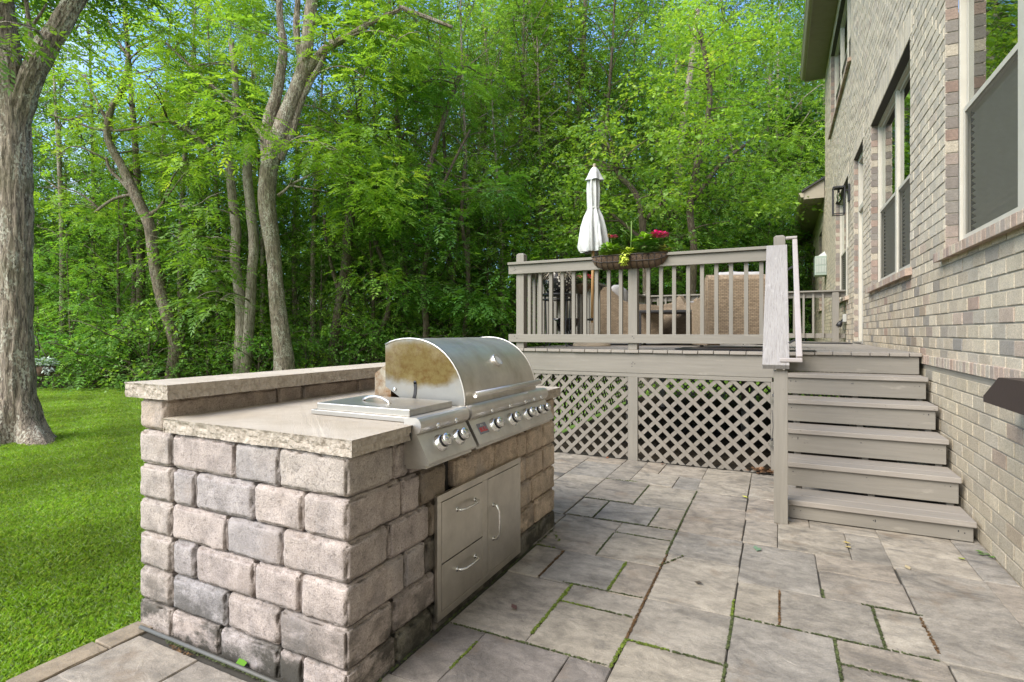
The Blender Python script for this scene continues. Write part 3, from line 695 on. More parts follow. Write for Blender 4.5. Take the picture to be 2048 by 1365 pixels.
mb=MB(); a=Vector((-.022,5.39,2.055)); b=Vector((-.022,4.025,1.058)); mb.bar(a,b,.165,.038); mb.build('sloping_rail_board',M['white'],st,bevel=.004,loc=soff,label='weathered whitish sloping rail board with cracked paint')
mb=MB(); mb.bar((.0,5.38,2.0),(.0,4.07,1.02),.04,.09); mb.build('rail_support',M['wy'],st,loc=soff)
mb=MB(); t1=PY(1568,483,5.42); t2=PY(1583,484,5.30); b1=PY(1603,716,4.15); b0=PY(1578,716,4.10); t0=Vector((.05,5.42,2.12))
hx=.118
A=Vector((hx,5.25,2.075)); B=Vector((hx,4.05,1.115)); 
mb.bar(A,B,.038,.05); mb.bar((.048,5.25,2.105),(hx+.019,5.25,2.105),.05,.022); mb.bar((.0,4.05,1.105),(hx+.019,4.05,1.105),.045,.028)
mb.build('handrail',M['vinyl'],st,bevel=.006,loc=soff)
mb=MB(); mb.bar((.06,4.95,1.80),(hx,4.95,1.84),.02,.014); mb.bar((.05,4.22,1.21),(hx,4.22,1.25),.02,.014); mb.build('handrail_bracket',M['black'],st,loc=soff)
mb=MB()
for i,(z,y) in enumerate(zip(tz,ty)):
    for xx in (.09,.13,.55,.56,.99,1.02): mb.box((xx-.003,y+.0212,z-.06-.02*random.random()),(xx+.003,y+.03,z-.065-.02*random.random()))
mb.build('nail_heads',M['black'],st,loc=soff)
# ---------------- brick house ----------------
ho=empty('brick_house',(1.1,6,0),label='two-storey cream brick house with tall beige-framed windows along the right side',cat='house')
hoff=(-1.1,-6,0)
def H_(mb,name,mat,bevel=0,parent=ho,loc=hoff,**k): return mb.build(name,mat,parent,bevel=bevel,loc=loc,fix=k.pop('fix',True),**k)
WX=1.1; YE=16.8; ZT=8.26; YN=-3.5
ops=[(2.75,5.02,1.90,4.06,'w'),(6.22,8.66,1.90,4.06,'w'),(9.42,10.50,1.12,4.13,'d'),(11.35,13.75,1.95,4.10,'w'),(10.95,15.0,6.02,7.9,'w')]
ops2=[(18.2,19.4,2.0,4.3,'w'),(21.5,23.2,2.0,4.3,'w')]
BH=.0893; BLn=.225
cc=[(.53,.45,.325),(.58,.50,.365),(.49,.415,.305),(.46,.405,.315),(.55,.475,.345),(.51,.435,.32),(.43,.38,.295),(.60,.52,.39)]
dk_=[(.30,.27,.225),(.34,.30,.24),(.27,.25,.215)]; pk=[(.44,.33,.255),(.48,.38,.29),(.40,.29,.22),(.46,.39,.31),(.38,.31,.25)]
rd=[(.27,.19,.15),(.32,.235,.19),(.22,.19,.165),(.25,.225,.195),(.31,.25,.21),(.34,.25,.20)]
def bcol(y,z):
    r=random.random(); n=noise.noise(Vector((y*.9,z*1.1,3)))
    if r<.06+max(0,n)*.12: c=random.choice(dk_+[(.38,.30,.215),(.33,.27,.20)])
    elif r>.95: c=random.choice(pk)
    else: c=random.choice(cc)
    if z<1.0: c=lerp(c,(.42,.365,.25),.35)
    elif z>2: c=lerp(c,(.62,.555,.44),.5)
    k=random.uniform(.9,1.08); return tuple(q*k for q in c)
def wall(y0,y1,z0,z1,ops,x,name,skip=None):
    mb=MB(); nr=int((z1-z0)/BH)
    for r in range(nr):
        za=z0+r*BH+.005; zb=z0+(r+1)*BH-.005
        if skip and skip[0]<(za+zb)/2<skip[1]: continue
        y=y0-(BLn/2 if r%2 else 0)
        cuts=sorted([(a,b) for a,b,c,d,_ in ops if za<d-.01 and zb>c+.01])
        while y<y1:
            segs=[(max(y,y0)+.007,min(y+BLn,y1)-.007)]
            for a,b in cuts:
                ns=[]
                for p,q in segs:
                    if q<=a or p>=b: ns.append((p,q))
                    else:
                        if p<a: ns.append((p,a))
                        if q>b: ns.append((b,q))
                segs=ns
            for p,q in segs:
                if q-p>.02:
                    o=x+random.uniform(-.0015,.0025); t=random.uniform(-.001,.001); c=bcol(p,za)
                    vs=[(o,p,za+t),(o,q,za-t),(o,q,zb-t),(o,p,zb+t)]; e=.0025
                    # face with worn edges plus the four returns
                    fr=[(o,p+e,za+e),(o,q-e,za+e),(o,q-e,zb-e),(o,p+e,zb-e)]; mid=[(o+.002,p,za),(o+.002,q,za),(o+.002,q,zb),(o+.002,p,zb)]; bk=[(o+.014,p,za),(o+.014,q,za),(o+.014,q,zb),(o+.014,p,zb)]
                    mb.add(fr+mid+bk,[(0,3,2,1)]+[(i,(i+1)%4,4+(i+1)%4,4+i) for i in range(4)]+[(4+i,4+(i+1)%4,8+(i+1)%4,8+i) for i in range(4)],c)
            y+=BLn
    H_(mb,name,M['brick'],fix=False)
    # mortar bed with the openings cut out
    mm=MB(); ys=sorted({y0,y1,*[o[0] for o in ops],*[o[1] for o in ops]}); zz=sorted({z0,z1,*[o[2] for o in ops],*[o[3] for o in ops]})
    for a,b in zip(ys,ys[1:]):
        for c,d in zip(zz,zz[1:]):
            if any(o[0]<(a+b)/2<o[1] and o[2]<(c+d)/2<o[3] for o in ops): continue
            mm.add([(x+.006,a,c),(x+.006,b,c),(x+.006,b,d),(x+.006,a,d)],[(0,3,2,1)])
    H_(mm,name+'_mortar',M['mortar'],fix=False)
wall(YN,YE,-.09,ZT,ops,WX,'brick_wall',skip=(1.0,1.08))
wall(YE,27,-.09,5.2,ops2,WX+.01,'wing_wall')
# string course of upright bricks
mb=MB(); y=YN
while y<5.95: mb.box((WX-.013,y+.003,1.022),(WX+.012,y+.0695,1.098),col=random.choice(pk+[cc[0],cc[3]]),ch=.003); y+=.0745
H_(mb,'string_course',M['brick'])
mb=MB(); mb.box((WX+.003,YN,1.0),(WX+.01,YE,1.10)); H_(mb,'string_course_mortar',M['mortar'])
M['frame']=flat('window_frame_paint',(.52,.49,.41),.45); 
def glassm(name):
    n=N(name); t=n.t; out=n.o; gl=n.n('ShaderNodeBsdfGlossy'); gl.inputs['Roughness'].default_value=.015; gl.inputs['Color'].default_value=(.9,.93,.9,1)
    tr=n.n('ShaderNodeBsdfTransparent'); tr.inputs['Color'].default_value=(.45,.5,.46,1); fr=n.n('ShaderNodeFresnel'); fr.inputs['IOR'].default_value=1.9
    w=n.noise(1.6,(1,.5,3.5),2); n.l(n.bump(w,.06,.02),gl.inputs['Normal'])
    mx=n.n('ShaderNodeMixShader'); n.l(n.math('ADD',fr.outputs[0],.22),mx.inputs[0]); n.l(tr.outputs[0],mx.inputs[1]); n.l(gl.outputs[0],mx.inputs[2]); n.l(mx.outputs[0],out.inputs[0]); return n.m
M['glass']=glassm('window_glass')
def screenm():
    n=N('insect_screen'); d=n.n('ShaderNodeBsdfDiffuse'); d.inputs[0].default_value=(.13,.125,.10,1); tr=n.n('ShaderNodeBsdfTransparent'); mx=n.n('ShaderNodeMixShader'); mx.inputs[0].default_value=.45
    n.l(tr.outputs[0],mx.inputs[1]); n.l(d.outputs[0],mx.inputs[2]); n.l(mx.outputs[0],n.o.inputs[0]); return n.m
M['screen']=screenm(); M['blind']=flat('blind_slats',(.55,.54,.47),.6); M['dark']=flat('dark_room',(.02,.02,.018),.9); M['lintel']=flat('lintel_soffit',(.05,.045,.04),.7)
def jamb(name,y,z0,z1,x0,x1,sgn):
    mb=MB(); z=z0; i=0
    while z<z1-.01:
        c=random.choice(rd if i%2 else rd[2:5]+cc[3:4]); zz=min(z+BH,z1); mb.box((x0+.0025,y-sgn*.002,z+.0035),(x1,y+sgn*.012,zz-.0035),col=c,ch=.002); z+=BH; i+=1
    H_(mb,name,M['brick'])
    mb=MB(); mb.box((x0+.004,y+sgn*.003,z0),(x1,y+sgn*.010,z1)); H_(mb,name+'_mortar',M['mortar'])
def window(y0,y1,z0,z1,units,x=WX,meet=.47,name='window'):
    d=.092; fx=x+d
    w=MB(); fw=.035
    w.box((fx-.012,y0+.006,z0+.02),(fx+.05,y0+fw+.006,z1)); w.box((fx-.012,y1-fw-.006,z0+.02),(fx+.05,y1-.006,z1)); w.box((fx-.012,y0+fw+.006,z1-fw),(fx+.05,y1-fw-.006,z1-.002)); w.box((fx-.012,y0+fw+.006,z0+.02),(fx+.05,y1-fw-.006,z0+.02+fw))
    a=y0+.01; step=(y1-y0-.02)/units; zm=z0+(z1-z0)*meet
    for k in range(1,units): yy=a+k*step; w.box((fx-.008,yy-.045,z0+.055),(fx+.045,yy+.045,z1-fw-.001))
    fr=H_(w,name,M['frame'],.002)
    for k in range(units):
        ya=a+k*step+.045; yb=a+(k+1)*step-.045
        sh=MB(); s=.028
        # lower sash, upper sash
        for (p,q,xx) in ((z0+.056,zm+.02,fx+.004),(zm-.018,z1-fw-.002,fx+.022)):
            sh.box((xx,ya,p),(xx+.016,ya+s,q)); sh.box((xx,yb-s,p),(xx+.016,yb,q)); sh.box((xx,ya+s,p),(xx+.016,yb-s,p+s+.008)); sh.box((xx,ya+s,q-s-.008),(xx+.016,yb-s,q))
        f2=sh.build('sash',M['frame'],fr)
        g1=MB(); g1.box((fx+.028,ya+s,zm+.01),(fx+.032,yb-s,z1-fw-s)); g1.build('pane',M['glass'],fr)
        g1=MB(); g1.add([(fx+.008,ya+s,z0+.09),(fx+.008,yb-s,z0+.09),(fx+.008,yb-s,zm-.012),(fx+.008,ya+s,zm-.012)],[(0,3,2,1)]); g1.build('insect_screen',M['screen'],fr)
        bl=MB(); z=z0+.08
        while z<z1-.06: bl.add([(fx+.085,ya,z),(fx+.085,yb,z),(fx+.048,yb,z+.034),(fx+.048,ya,z+.034)],[(0,1,2,3)]); z+=.046
        bl.build('blind',M['blind'],fr)
    # brick sill, head, jambs
    mb=MB(); y=y0-.085; 
    while y<y1+.085:
        q=min(y+.0745,y1+.085); vs=[(x-.055,y,z0-.085),(x-.055,y,z0-.018),(fx-.012,y,z0+.012),(fx-.012,y,z0-.06)]; vs=[(a_,y+.003,c_) for a_,_,c_ in vs]+[(a_,q-.003,c_) for a_,_,c_ in vs]
        mb.add(vs,[(0,1,2,3),(7,6,5,4),(0,4,5,1),(1,5,6,2),(2,6,7,3),(3,7,4,0)],random.choice(pk+pk+[rd[1],cc[0]])); y+=.0745
    H_(mb,'sill',M['brick'],.003)
    mb=MB(); mb.ext([(x-.050,z0-.080),(x-.050,z0-.022),(fx-.016,z0+.007),(fx-.016,z0-.06)],1,y0-.076,y1+.076); H_(mb,'sill_mortar',M['mortar'])
    jamb('jamb',y1,z0,z1,x,fx-.012,1); jamb('jamb',y0,z0,z1,x,fx-.012,-1)
    mb=MB(); mb.box((x+.004,y0-.01,z1),(fx+.06,y1+.01,z1+.012)); H_(mb,'lintel',M['lintel'])
    mb=MB(); y=y0-.1
    while y<y1+.1: mb.box((x-.0035,y+.0035,z1+.006),(x+.008,y+.071,z1+.225),col=bcol(y,z1),ch=.002); y+=.0745
    H_(mb,'window_head',M['brick'])
    mb=MB(); mb.box((x+.4,y0-.2,z0-.2),(x+.42,y1+.2,z1+.2)); mb.box((x+.15,y0-.2,z1+.02),(x+.4,y1+.2,z1+.05)); mb.box((x+.15,y0-.05,z0-.2),(x+.4,y0-.02,z1)); mb.box((x+.15,y1+.02,z0-.2),(x+.4,y1+.05,z1)); H_(mb,'room_backing',M['dark'])
for o in ops: 
    if o[4]=='w': window(*o[:4],units=2 if o[0]<10.9 else (2 if o[2]<5 else 3),meet=.46)
for o in ops2: window(*o[:4],units=1,x=WX+.01)
# door
y0,y1,z0,z1,_=ops[2]
jamb('jamb',y1,z0,z1,WX,WX+.085,1); jamb('jamb',y0,z0,z1,WX,WX+.085,-1)
mb=MB(); mb.box((WX+.06,y0,z0+.02),(WX+.16,y0+.07,z1)); mb.box((WX+.06,y1-.09,z0+.02),(WX+.16,y1,z1)); mb.box((WX+.06,y0+.07,z1-.08),(WX+.16,y1-.09,z1)); mb.box((WX+.06,y0+.07,3.25),(WX+.16,y1-.09,3.33)); fr=H_(mb,'door_frame',M['frame'],.003)
mb=MB(); mb.box((WX+.10,y0+.07,z0+.02),(WX+.14,y1-.09,z0+.30)); mb.box((WX+.10,y0+.07,z0+.30),(WX+.14,y0+.2,3.25)); mb.box((WX+.10,y1-.22,z0+.30),(WX+.14,y1-.09,3.25)); mb.box((WX+.10,y0+.2,3.13),(WX+.14,y1-.22,3.25)); dr=H_(mb,'door',M['frame'],.003)
mb=MB(); mb.box((WX+.118,y0+.2,z0+.3),(WX+.122,y1-.22,3.13)); mb.box((WX+.118,y0+.07,3.33),(WX+.122,y1-.09,z1-.08)); mb.build('door_glass',M['glass'],dr)
mb=MB(); mb.box((WX+.045,y0+.1,z0+.98),(WX+.10,y0+.12,z0+1.0)); mb.build('door_handle',M['black'],dr)
mb=MB(); mb.box((WX-.02,y0-.02,z0),(WX+.16,y1+.02,z0+.02)); H_(mb,'threshold',M['steelx'])
mb=MB(); mb.box((WX+.4,y0-.2,z0-.2),(WX+.42,y1+.2,z1+.2)); H_(mb,'room_backing',M['dark'])
mb=MB(); y=y0-.1
while y<y1+.1: mb.box((WX-.0035,y+.0035,z1+.006),(WX+.008,y+.071,z1+.225),col=bcol(y,z1),ch=.002); y+=.0745
H_(mb,'door_head',M['brick'])
mb=MB(); mb.box((WX+.004,y0-.01,z1),(WX+.15,y1+.01,z1+.01)); H_(mb,'lintel',M['lintel'])
# eaves, gutters, roofs
M['trim']=flat('eave_paint',(.34,.30,.23),.5); M['soffit']=flat('soffit_paint',(.27,.235,.19),.6); M['shingle']=flat('roof_shingle',(.05,.048,.05),.9,0,30,.01)
M['gutter']=flat('gutter_paint',(.38,.34,.25),.45)
mb=MB(); 
y=YN
while y<YE+.25:
    mb.box((.64,y+.002,ZT),(WX+.02,min(y+.3,YE+.25)-.002,ZT+.02)); y+=.3
H_(mb,'soffit',M['soffit'])
mb=MB(); mb.box((.62,YN,ZT-.02),(.64,YE+.25,ZT+.19)); mb.box((.62,YE+.25,ZT-.02),(3.5,YE+.27,ZT+.19)); H_(mb,'fascia',M['trim'])
mb=MB(); mb.ext([(.62,ZT+.03),(.56,ZT+.03),(.535,ZT+.07),(.53,ZT+.10),(.505,ZT+.13),(.505,ZT+.155),(.62,ZT+.155)],1,YN,YE+.27); H_(mb,'gutter',M['gutter'])
mb=MB(); mb.ext([(.58,ZT+.16),(6,ZT+3.2),(6,ZT+3.26),(.58,ZT+.21)],1,YN,YE+.4); H_(mb,'roof',M['shingle'])
mb=MB(); mb.box((WX+.02,YE-.02,5.0),(7,YE-.002,ZT)); mb.box((6.9,YN,0),(7,YE,ZT)); mb.box((WX+.02,26.98,0),(7,26.995,5.2)); H_(mb,'end_wall',M['mortar'])
ZW=5.0
mb=MB(); mb.box((.62,YE+.25,ZW),(WX+.01,27.3,ZW+.02)); H_(mb,'wing_soffit',M['soffit'])
mb=MB(); mb.box((.60,YE+.25,ZW-.02),(.62,27.3,ZW+.19)); H_(mb,'wing_fascia',M['trim'])
mb=MB(); mb.add([(.60,YE+.23,ZW-.02),(WX,YE+.23,ZW-.02),(WX,YE+.23,ZW+.5),(.60,YE+.23,ZW+.19),(.60,YE+.25,ZW-.02),(WX,YE+.25,ZW-.02),(WX,YE+.25,ZW+.5),(.60,YE+.25,ZW+.19)],[(0,1,2,3),(7,6,5,4),(0,4,5,1),(1,5,6,2),(2,6,7,3),(3,7,4,0)]); H_(mb,'rake_board',M['trim'])
mb=MB(); mb.ext([(.60,ZW+.03),(.54,ZW+.03),(.515,ZW+.07),(.51,ZW+.10),(.485,ZW+.13),(.485,ZW+.155),(.60,ZW+.155)],1,YE+.2,27.3); H_(mb,'wing_gutter',M['gutter'])
mb=MB(); mb.ext([(.55,ZW+.17),(3.5,ZW+1.9),(3.5,ZW+1.96),(.55,ZW+.22)],1,YE+.15,27.4); H_(mb,'wing_roof',M['shingle'])
mb=MB(); mb.tube([(.54,27.0,ZW+.04),(.56,27.0,ZW-.15),(WX-.1,27.0,ZW-.42),(WX-.06,27.0,ZW-.6),(WX-.06,27.0,.05)],.045,8); H_(mb,'downspout',M['gutter'])
# ---------------- things on the wall ----------------
lo=empty('wall_lantern',(1.1,11.05,3.35),label='black rectangular glass wall lantern beside the door',cat='lantern')
mb=MB(); mb.box((-.03,-.06,.22),(0,.06,.52)); mb.bar((-.03,0,.42),(-.09,0,.42),.03,.03); mb.build('back_plate',M['black'],lo,bevel=.003)
mb=MB(); w=.085
for sx in (-1,1):
    for sy in (-1,1): mb.box((-.17+sx*w-.009,sy*w-.009,0),(-.17+sx*w+.009,sy*w+.009,.48))
for z in (0,.462):
    for s_ in (-1,1): mb.box((-.17-w,s_*w-.009,z),(-.17+w,s_*w+.009,z+.018)); mb.box((-.17+s_*w-.009,-w,z),(-.17+s_*w+.009,w,z+.018))
mb.box((-.17-w,-w,.478),(-.17+w,w,.492)); mb.build('cage',M['black'],lo,bevel=.002)
gm=N('clear_glass'); gm.b.inputs['Transmission Weight'].default_value=1; gm.b.inputs['Roughness'].default_value=.02; gm.b.inputs['IOR'].default_value=1.15; M['clear']=gm.done((.95,.97,.95))
mb=MB(); mb.lathe([(.0,.44),(.02,.43),(.03,.40),(.033,.36),(.02,.31),(.015,.28)],loc=(-.17,0,-.05),n=14); mb.build('bulb',M['clear'],lo)
mb=MB(); mb.lathe([(.02,.39),(.02,.46)],loc=(-.17,0,0),n=12); mb.build('lamp_socket',M['black'],lo)
ac=empty('vent_box',(1.1,16.2,2.78),label='small pale grey-green slatted box fixed to the far brick wall',cat='vent box')
mb=MB(); mb.box((-.27,-.02,0),(0,.5,.50)); mb.build('casing',flat('grey_green_paint',(.30,.36,.31),.5),ac,bevel=.008)
mb=MB()
for k in range(7): mb.box((-.285+.0,.02+k*.0,.05),(-.27,.03,.45)) if 0 else mb.box((-.25+k*.035,-.035,.07),(-.235+k*.035,-.02,.24)); mb.box((-.25+k*.035,-.035,.27),(-.235+k*.035,-.02,.44))
mb.build('slats',flat('pale_slats',(.5,.52,.48),.5),ac)
mb=MB(); mb.add([(-.20,.0,.50),(0,.0,.50),(-.05,.0,.62),(-.20,.4,.50),(0,.4,.50),(-.05,.4,.62)],[(0,1,2),(5,4,3),(0,3,4,1),(1,4,5,2),(2,5,3,0)]); mb.build('top_flap',flat('pale_flap',(.6,.62,.62),.5),ac)
# outdoor socket with spot lamp
ow=empty('wall_spotlight',(1.1,11.6,1.38),label='small black spotlight plugged into a weatherproof box low on the brick wall',cat='spotlight')
mb=MB(); mb.box((-.06,-.05,.10),(0,.05,.24)); mb.build('outlet_box',flat('box_grey',(.4,.4,.36),.5),ow,bevel=.006)
mb=MB(); mb.lathe([(.0,0),(.03,.01),(.045,.06),(.05,.11),(.048,.11),(.03,.05)],M=Matrix.Translation((-.08,0,.12))@Matrix.Rotation(R(205),4,'Y'),n=14,cap=False); mb.tube([(-.03,0,.15),(-.06,0,.15),(-.08,0,.12)],.012,8); mb.build('lamp_head',M['black'],ow)
# dark metal hose holder at the right edge
hm=flat('rusty_brown_metal',(.055,.038,.032),.55,.3,40,.002)
hh=empty('hose_holder',(1.1,3.45,.72),label='dark brown metal hose holder jutting from the brick wall at the right edge',cat='hose holder')
mb=MB(); hx0=-.165
prof=[(0.10,.245),(-.115,.355),(-.40,.36),(-.62,.30),(-.62,.215),(0.10,.215)]
mb.ext(prof,0,hx0,-.012); mb.build('saddle',hm,hh,bevel=.008)
mb=MB(); mb.box((-.05,-.42,-.05),(-.012,-.16,.21)); mb.build('bracket',hm,hh,bevel=.004)
# ---------------- things on the deck ----------------
fab=N('umbrella_cloth'); g1=fab.noise(5,(5,5,.5),4); cc1=fab.mix(fab.ramp(g1,[(.35,0),(.65,1)]),(.42,.445,.445),(.64,.655,.635)); d1=fab.ramp(fab.noise(9,det=5),[(.62,0),(.8,.5)]); M['cloth']=fab.done(fab.mix(d1,cc1,(.30,.26,.18)),.85,fab.bump(g1,.3,.01))
M['pole']=flat('umbrella_wood',(.50,.30,.13),.5)
ub=empty('patio_umbrella',(-2.17,6.7,DZ),label='closed off-white patio umbrella tied round its middle, standing on the deck',cat='umbrella')
px=-2.17; top=PY(1189,331,6.7)
tilt=lambda z: (top.x-px)*(z-DZ)/(top.z-DZ)
b_=MB(); b_.tube([(0,0,.03),(tilt(top.z-.15),0,top.z-DZ-.15)],.019,12); b_.build('pole',M['pole'],ub)
def zz(v): return PY(1189,v,6.7).z-DZ
fold=lambda r,z,th: r*(1+.20*math.sin(8*th+z*1.2)+.09*math.sin(19*th+2+z*5)+.05*math.sin(31*th+z*9))
b_=MB(); prf=[(.155,zz(505)),(.168,zz(497)),(.160,zz(480)),(.135,zz(455)),(.105,zz(435)),(.07,zz(421)),(.064,zz(417)),(.068,zz(411)),(.072,zz(395)),(.074,zz(380)),(.066,zz(362)),(.055,zz(350))]
b_.lathe(prf,n=96,fn=lambda r,z,th:fold(r,z,th)+( .0 if z>zz(490) else .01*math.sin(5*th)),cap=False,M=Matrix.Translation((tilt(zz(450)+DZ),0,0))); b_.build('canopy',M['cloth'],ub)
b_=MB(); b_.lathe([(.105,zz(362)),(.092,zz(357)),(.075,zz(348)),(.052,zz(340)),(.03,zz(336))],n=64,M=Matrix.Translation((tilt(zz(345)+DZ),0,0)),fn=lambda r,z,th:r*(1+.22*max(0,(zz(345)-z)*9)*math.sin(5*th+1)),cap=False); b_.build('top_flounce',M['cloth'],ub)
b_=MB(); b_.lathe([(.0,zz(327)),(.016,zz(328)),(.024,zz(331)),(.017,zz(333.5)),(.028,zz(335)),(.028,zz(337.5))],n=16,M=Matrix.Translation((tilt(top.z),0,0)),cap=False); b_.build('finial',flat('finial_wood',(.30,.26,.18),.5),ub)
b_=MB(); b_.lathe([(.069,zz(418.5)),(.072,zz(417)),(.069,zz(415))],n=32,M=Matrix.Translation((tilt(zz(417)+DZ),0,0)),cap=False); b_.build('tie',M['cloth'],ub)
b_=MB(); b_.lathe([(.24,0),(.24,.03),(.06,.07),(.03,.09),(.03,.30),(.0,.30)],n=24,cap=False); b_.build('base',flat('base_stone',(.42,.34,.24),.7),ub)
b_=MB(); b_.tube([(-.022,-.02,.34),(-.05,-.035,.34)],.013,8); b_.lathe([(.024,.325),(.024,.36)],n=12); b_.build('clamp',M['black'],ub)
# wicker
wk=N('wicker'); br=wk.n('ShaderNodeTexBrick'); br.inputs['Scale'].default_value=1; br.inputs['Brick Width'].default_value=.042; br.inputs['Row Height'].default_value=.017; br.inputs['Mortar Size'].default_value=.0022; br.inputs['Mortar Smooth'].default_value=1
cmb=wk.n('ShaderNodeCombineXYZ'); sp=wk.n('ShaderNodeSeparateXYZ'); wk.l(wk.co.outputs['Object'],sp.inputs[0]); wk.l(wk.math('ADD',sp.outputs[0],sp.outputs[1]),cmb.inputs[0]); wk.l(sp.outputs[2],cmb.inputs[1]); wk.l(cmb.outputs[0],br.inputs[0])
br.inputs[1].default_value=(.36,.275,.185,1); br.inputs[2].default_value=(.27,.20,.13,1); br.inputs[3].default_value=(.07,.05,.03,1)
cv=wk.mix(.6,br.outputs[0],wk.ramp(wk.noise(14,(1,1,3),4),[(.3,.65),(.7,1.35)]),'MULTIPLY'); inv=wk.math('SUBTRACT',1,br.outputs[1]); M['wicker']=wk.done(cv,.6,wk.bump(inv,.8,.006))
M['cushion']=flat('cushion_cloth',(.42,.41,.40),.9,0,14,.01)
def rbox(mb,a,b,r=.03,amp=.004,seed=1,step=.05,T=None):
    t=MB(); block(t,a[0],b[0],a[1],b[1],a[2],b[2],None,r=r,amp=amp,step=step,chip=0,seed=seed)
    vs=[T@Vector(p) for p in t.v] if T is not None else t.v; mb.add(vs,t.f,None,True)
def chair(name,loc,rz,label,w=.80,back=.80):
    t=empty(name,loc,rz,label=label,cat='armchair'); t['group']='wicker seats on the deck'
    mb=MB(); h=w/2
    # back: leaning panel; front of the chair towards +y
    pr=[(-.40,.05),(-.33,.05),(-.26,.42),(-.25,back-.03),(-.29,back),(-.36,back-.01),(-.40,back-.06)]
    mb.ext(pr,0,-h,h); mb.build('backrest',M['wicker'],t,bevel=.02)
    for s_ in (-1,1):
        mb=MB(); pa=[(-.36,.03),(.38,.03),(.40,.48),(.34,.545),(.10,.56),(-.08,.60),(-.2,.70),(-.28,back-.03),(-.34,back-.03)]
        a,b=(h-.13,h+.01) if s_>0 else (-h-.01,-h+.13); mb.ext(pa,0,a,b); mb.build('arm',M['wicker'],t,bevel=.02)
    mb=MB(); mb.box((-h+.13,-.3,.06),(h-.13,.36,.30)); mb.build('seat_base',M['wicker'],t,bevel=.01)
    mb=MB(); rbox(mb,(-h+.135,-.25,.30),(h-.135,.39,.45),.05); mb.build('seat_cushion',M['cushion'],t)
    mb=MB(); rbox(mb,(-h+.14,-.25,.44),(h-.14,-.08,back+.04),.06,.01,3); mb.build('back_cushion',M['cushion'],t)
    return t
chair('wicker_armchair',(-.46,6.80,DZ),R(20),'high-backed wicker armchair with its back to the railing, nearest the steps',.80,.82)
c2=chair('wicker_armchair',(-1.93,7.65,DZ),R(-72),'wicker armchair with plump pillows, just right of the umbrella pole',.80,.80)
mb=MB(); rbox(mb,(-.22,-.20,.44),(.22,-.02,.80),.08,.015,5); mb.build('pillow',M['cushion'],c2)
chair('wicker_armchair',(-1.38,8.35,DZ),R(78),'wicker armchair with a white seat cushion at the far end of the coffee table',.8,.60)
tb=empty('coffee_table',(-1.30,7.45,DZ),R(8),label='low coffee table with a thin black metal frame between the wicker seats',cat='table')
mb=MB(); mb.box((-.40,-.42,.43),(.40,.42,.46)); mb.build('table_top',M['black'],tb,bevel=.004)
for sx in (-1,1):
    for sy in (-1,1): mb=MB(); mb.box((sx*.38-.02,sy*.40-.02,0),(sx*.38+.02,sy*.40+.02,.43)); mb.build('leg',M['black'],tb)
# plant stand, pot, kettle grill
pc_=PY(1116,600,6.15)
ps=empty('plant_stand',(pc_.x,6.15,DZ),label='round black metal plant stand with thin legs in the deck corner',cat='plant stand')
zt=.615
mb=MB(); mb.lathe([(.0,zt),(.19,zt),(.195,zt+.015),(.19,zt+.03),(0,zt+.03)],n=32,cap=False); mb.lathe([(.185,zt-.05),(.19,zt-.045),(.185,zt-.035)],n=32,cap=False); mb.build('tray',M['black'],ps)
for k in range(4):
    a=R(45+90*k+10); mb=MB(); mb.tube([(.18*math.cos(a),.18*math.sin(a),zt),(.16*math.cos(a),.16*math.sin(a),.05),(.19*math.cos(a),.19*math.sin(a),.008),(.215*math.cos(a),.215*math.sin(a),.022)],.007,6); mb.build('leg',M['black'],ps)
pm=N('dotted_glaze'); vo=pm.n('ShaderNodeTexVoronoi'); vo.inputs['Scale'].default_value=30; pm.l(pm.co.outputs['Object'],vo.inputs[0]); dot=pm.ramp(vo.outputs[0],[(.30,1),(.34,0)]); M['dots']=pm.done(pm.mix(dot,(.018,.018,.02),(.6,.58,.52)),.25)
po=empty('flower_pot',(pc_.x,6.15,DZ+zt+.031),label='black white-dotted ceramic pot with dry wiry foliage on the plant stand',cat='plant pot')
mb=MB(); mb.lathe([(.0,0),(.12,0),(.165,.05),(.185,.13),(.175,.21),(.15,.255),(.16,.275),(.145,.275),(.135,.25),(0,.25)],n=36,cap=False); mb.build('pot',M['dots'],po)
lfv=[];lfc=[]
def blade(V,C,p,d,L,w,c,droop=.5,up=None,seg=1):
    p=np.array(p,float); d=np.array(d,float); d/=np.linalg.norm(d)+1e-9; s=np.cross(d,[0,0,1.0]); 
    if np.linalg.norm(s)<.1: s=np.array([1.0,0,0])
    s/=np.linalg.norm(s); m=p+d*L*.5+np.array([0,0,-droop*L*.1]); e=p+d*L+np.array([0,0,-droop*L*.45])
    V.extend([p,m+s*w/2,e,m-s*w/2]); C.append(c)
for _ in range(420):
    a=rng.random()*6.28; el=rng.random()*1.2-.1; d=(math.cos(a)*math.cos(el),math.sin(a)*math.cos(el),math.sin(el)); r=rng.random()*.12; k=.7+.6*rng.random()
    blade(lfv,lfc,(math.cos(a)*r,math.sin(a)*r,.25),d,.12+.16*rng.random(),.007,(.36*k,.31*k,.22*k) if rng.random()<.8 else (.2*k,.22*k,.1*k),1.4)
LM=N('small_leaf'); M['sleaf']=LM.done(LM.attr(),.6)
npmesh('foliage',np.array(lfv),4,M['sleaf'],np.array(lfc),parent=po)
kc=PY(1128,640,6.75)
kg=empty('kettle_grill',(kc.x,6.75,DZ),label='small black kettle barbecue with its lid tilted open behind the plant stand',cat='grill')
M['gloss']=flat('black_enamel',(.012,.012,.014),.15)
mb=MB(); mb.lathe([(.0,.18),(.08,.19),(.16,.24),(.21,.33),(.215,.36),(.205,.36),(.19,.32),(0,.30)],n=28,cap=False); mb.build('bowl',M['gloss'],kg)
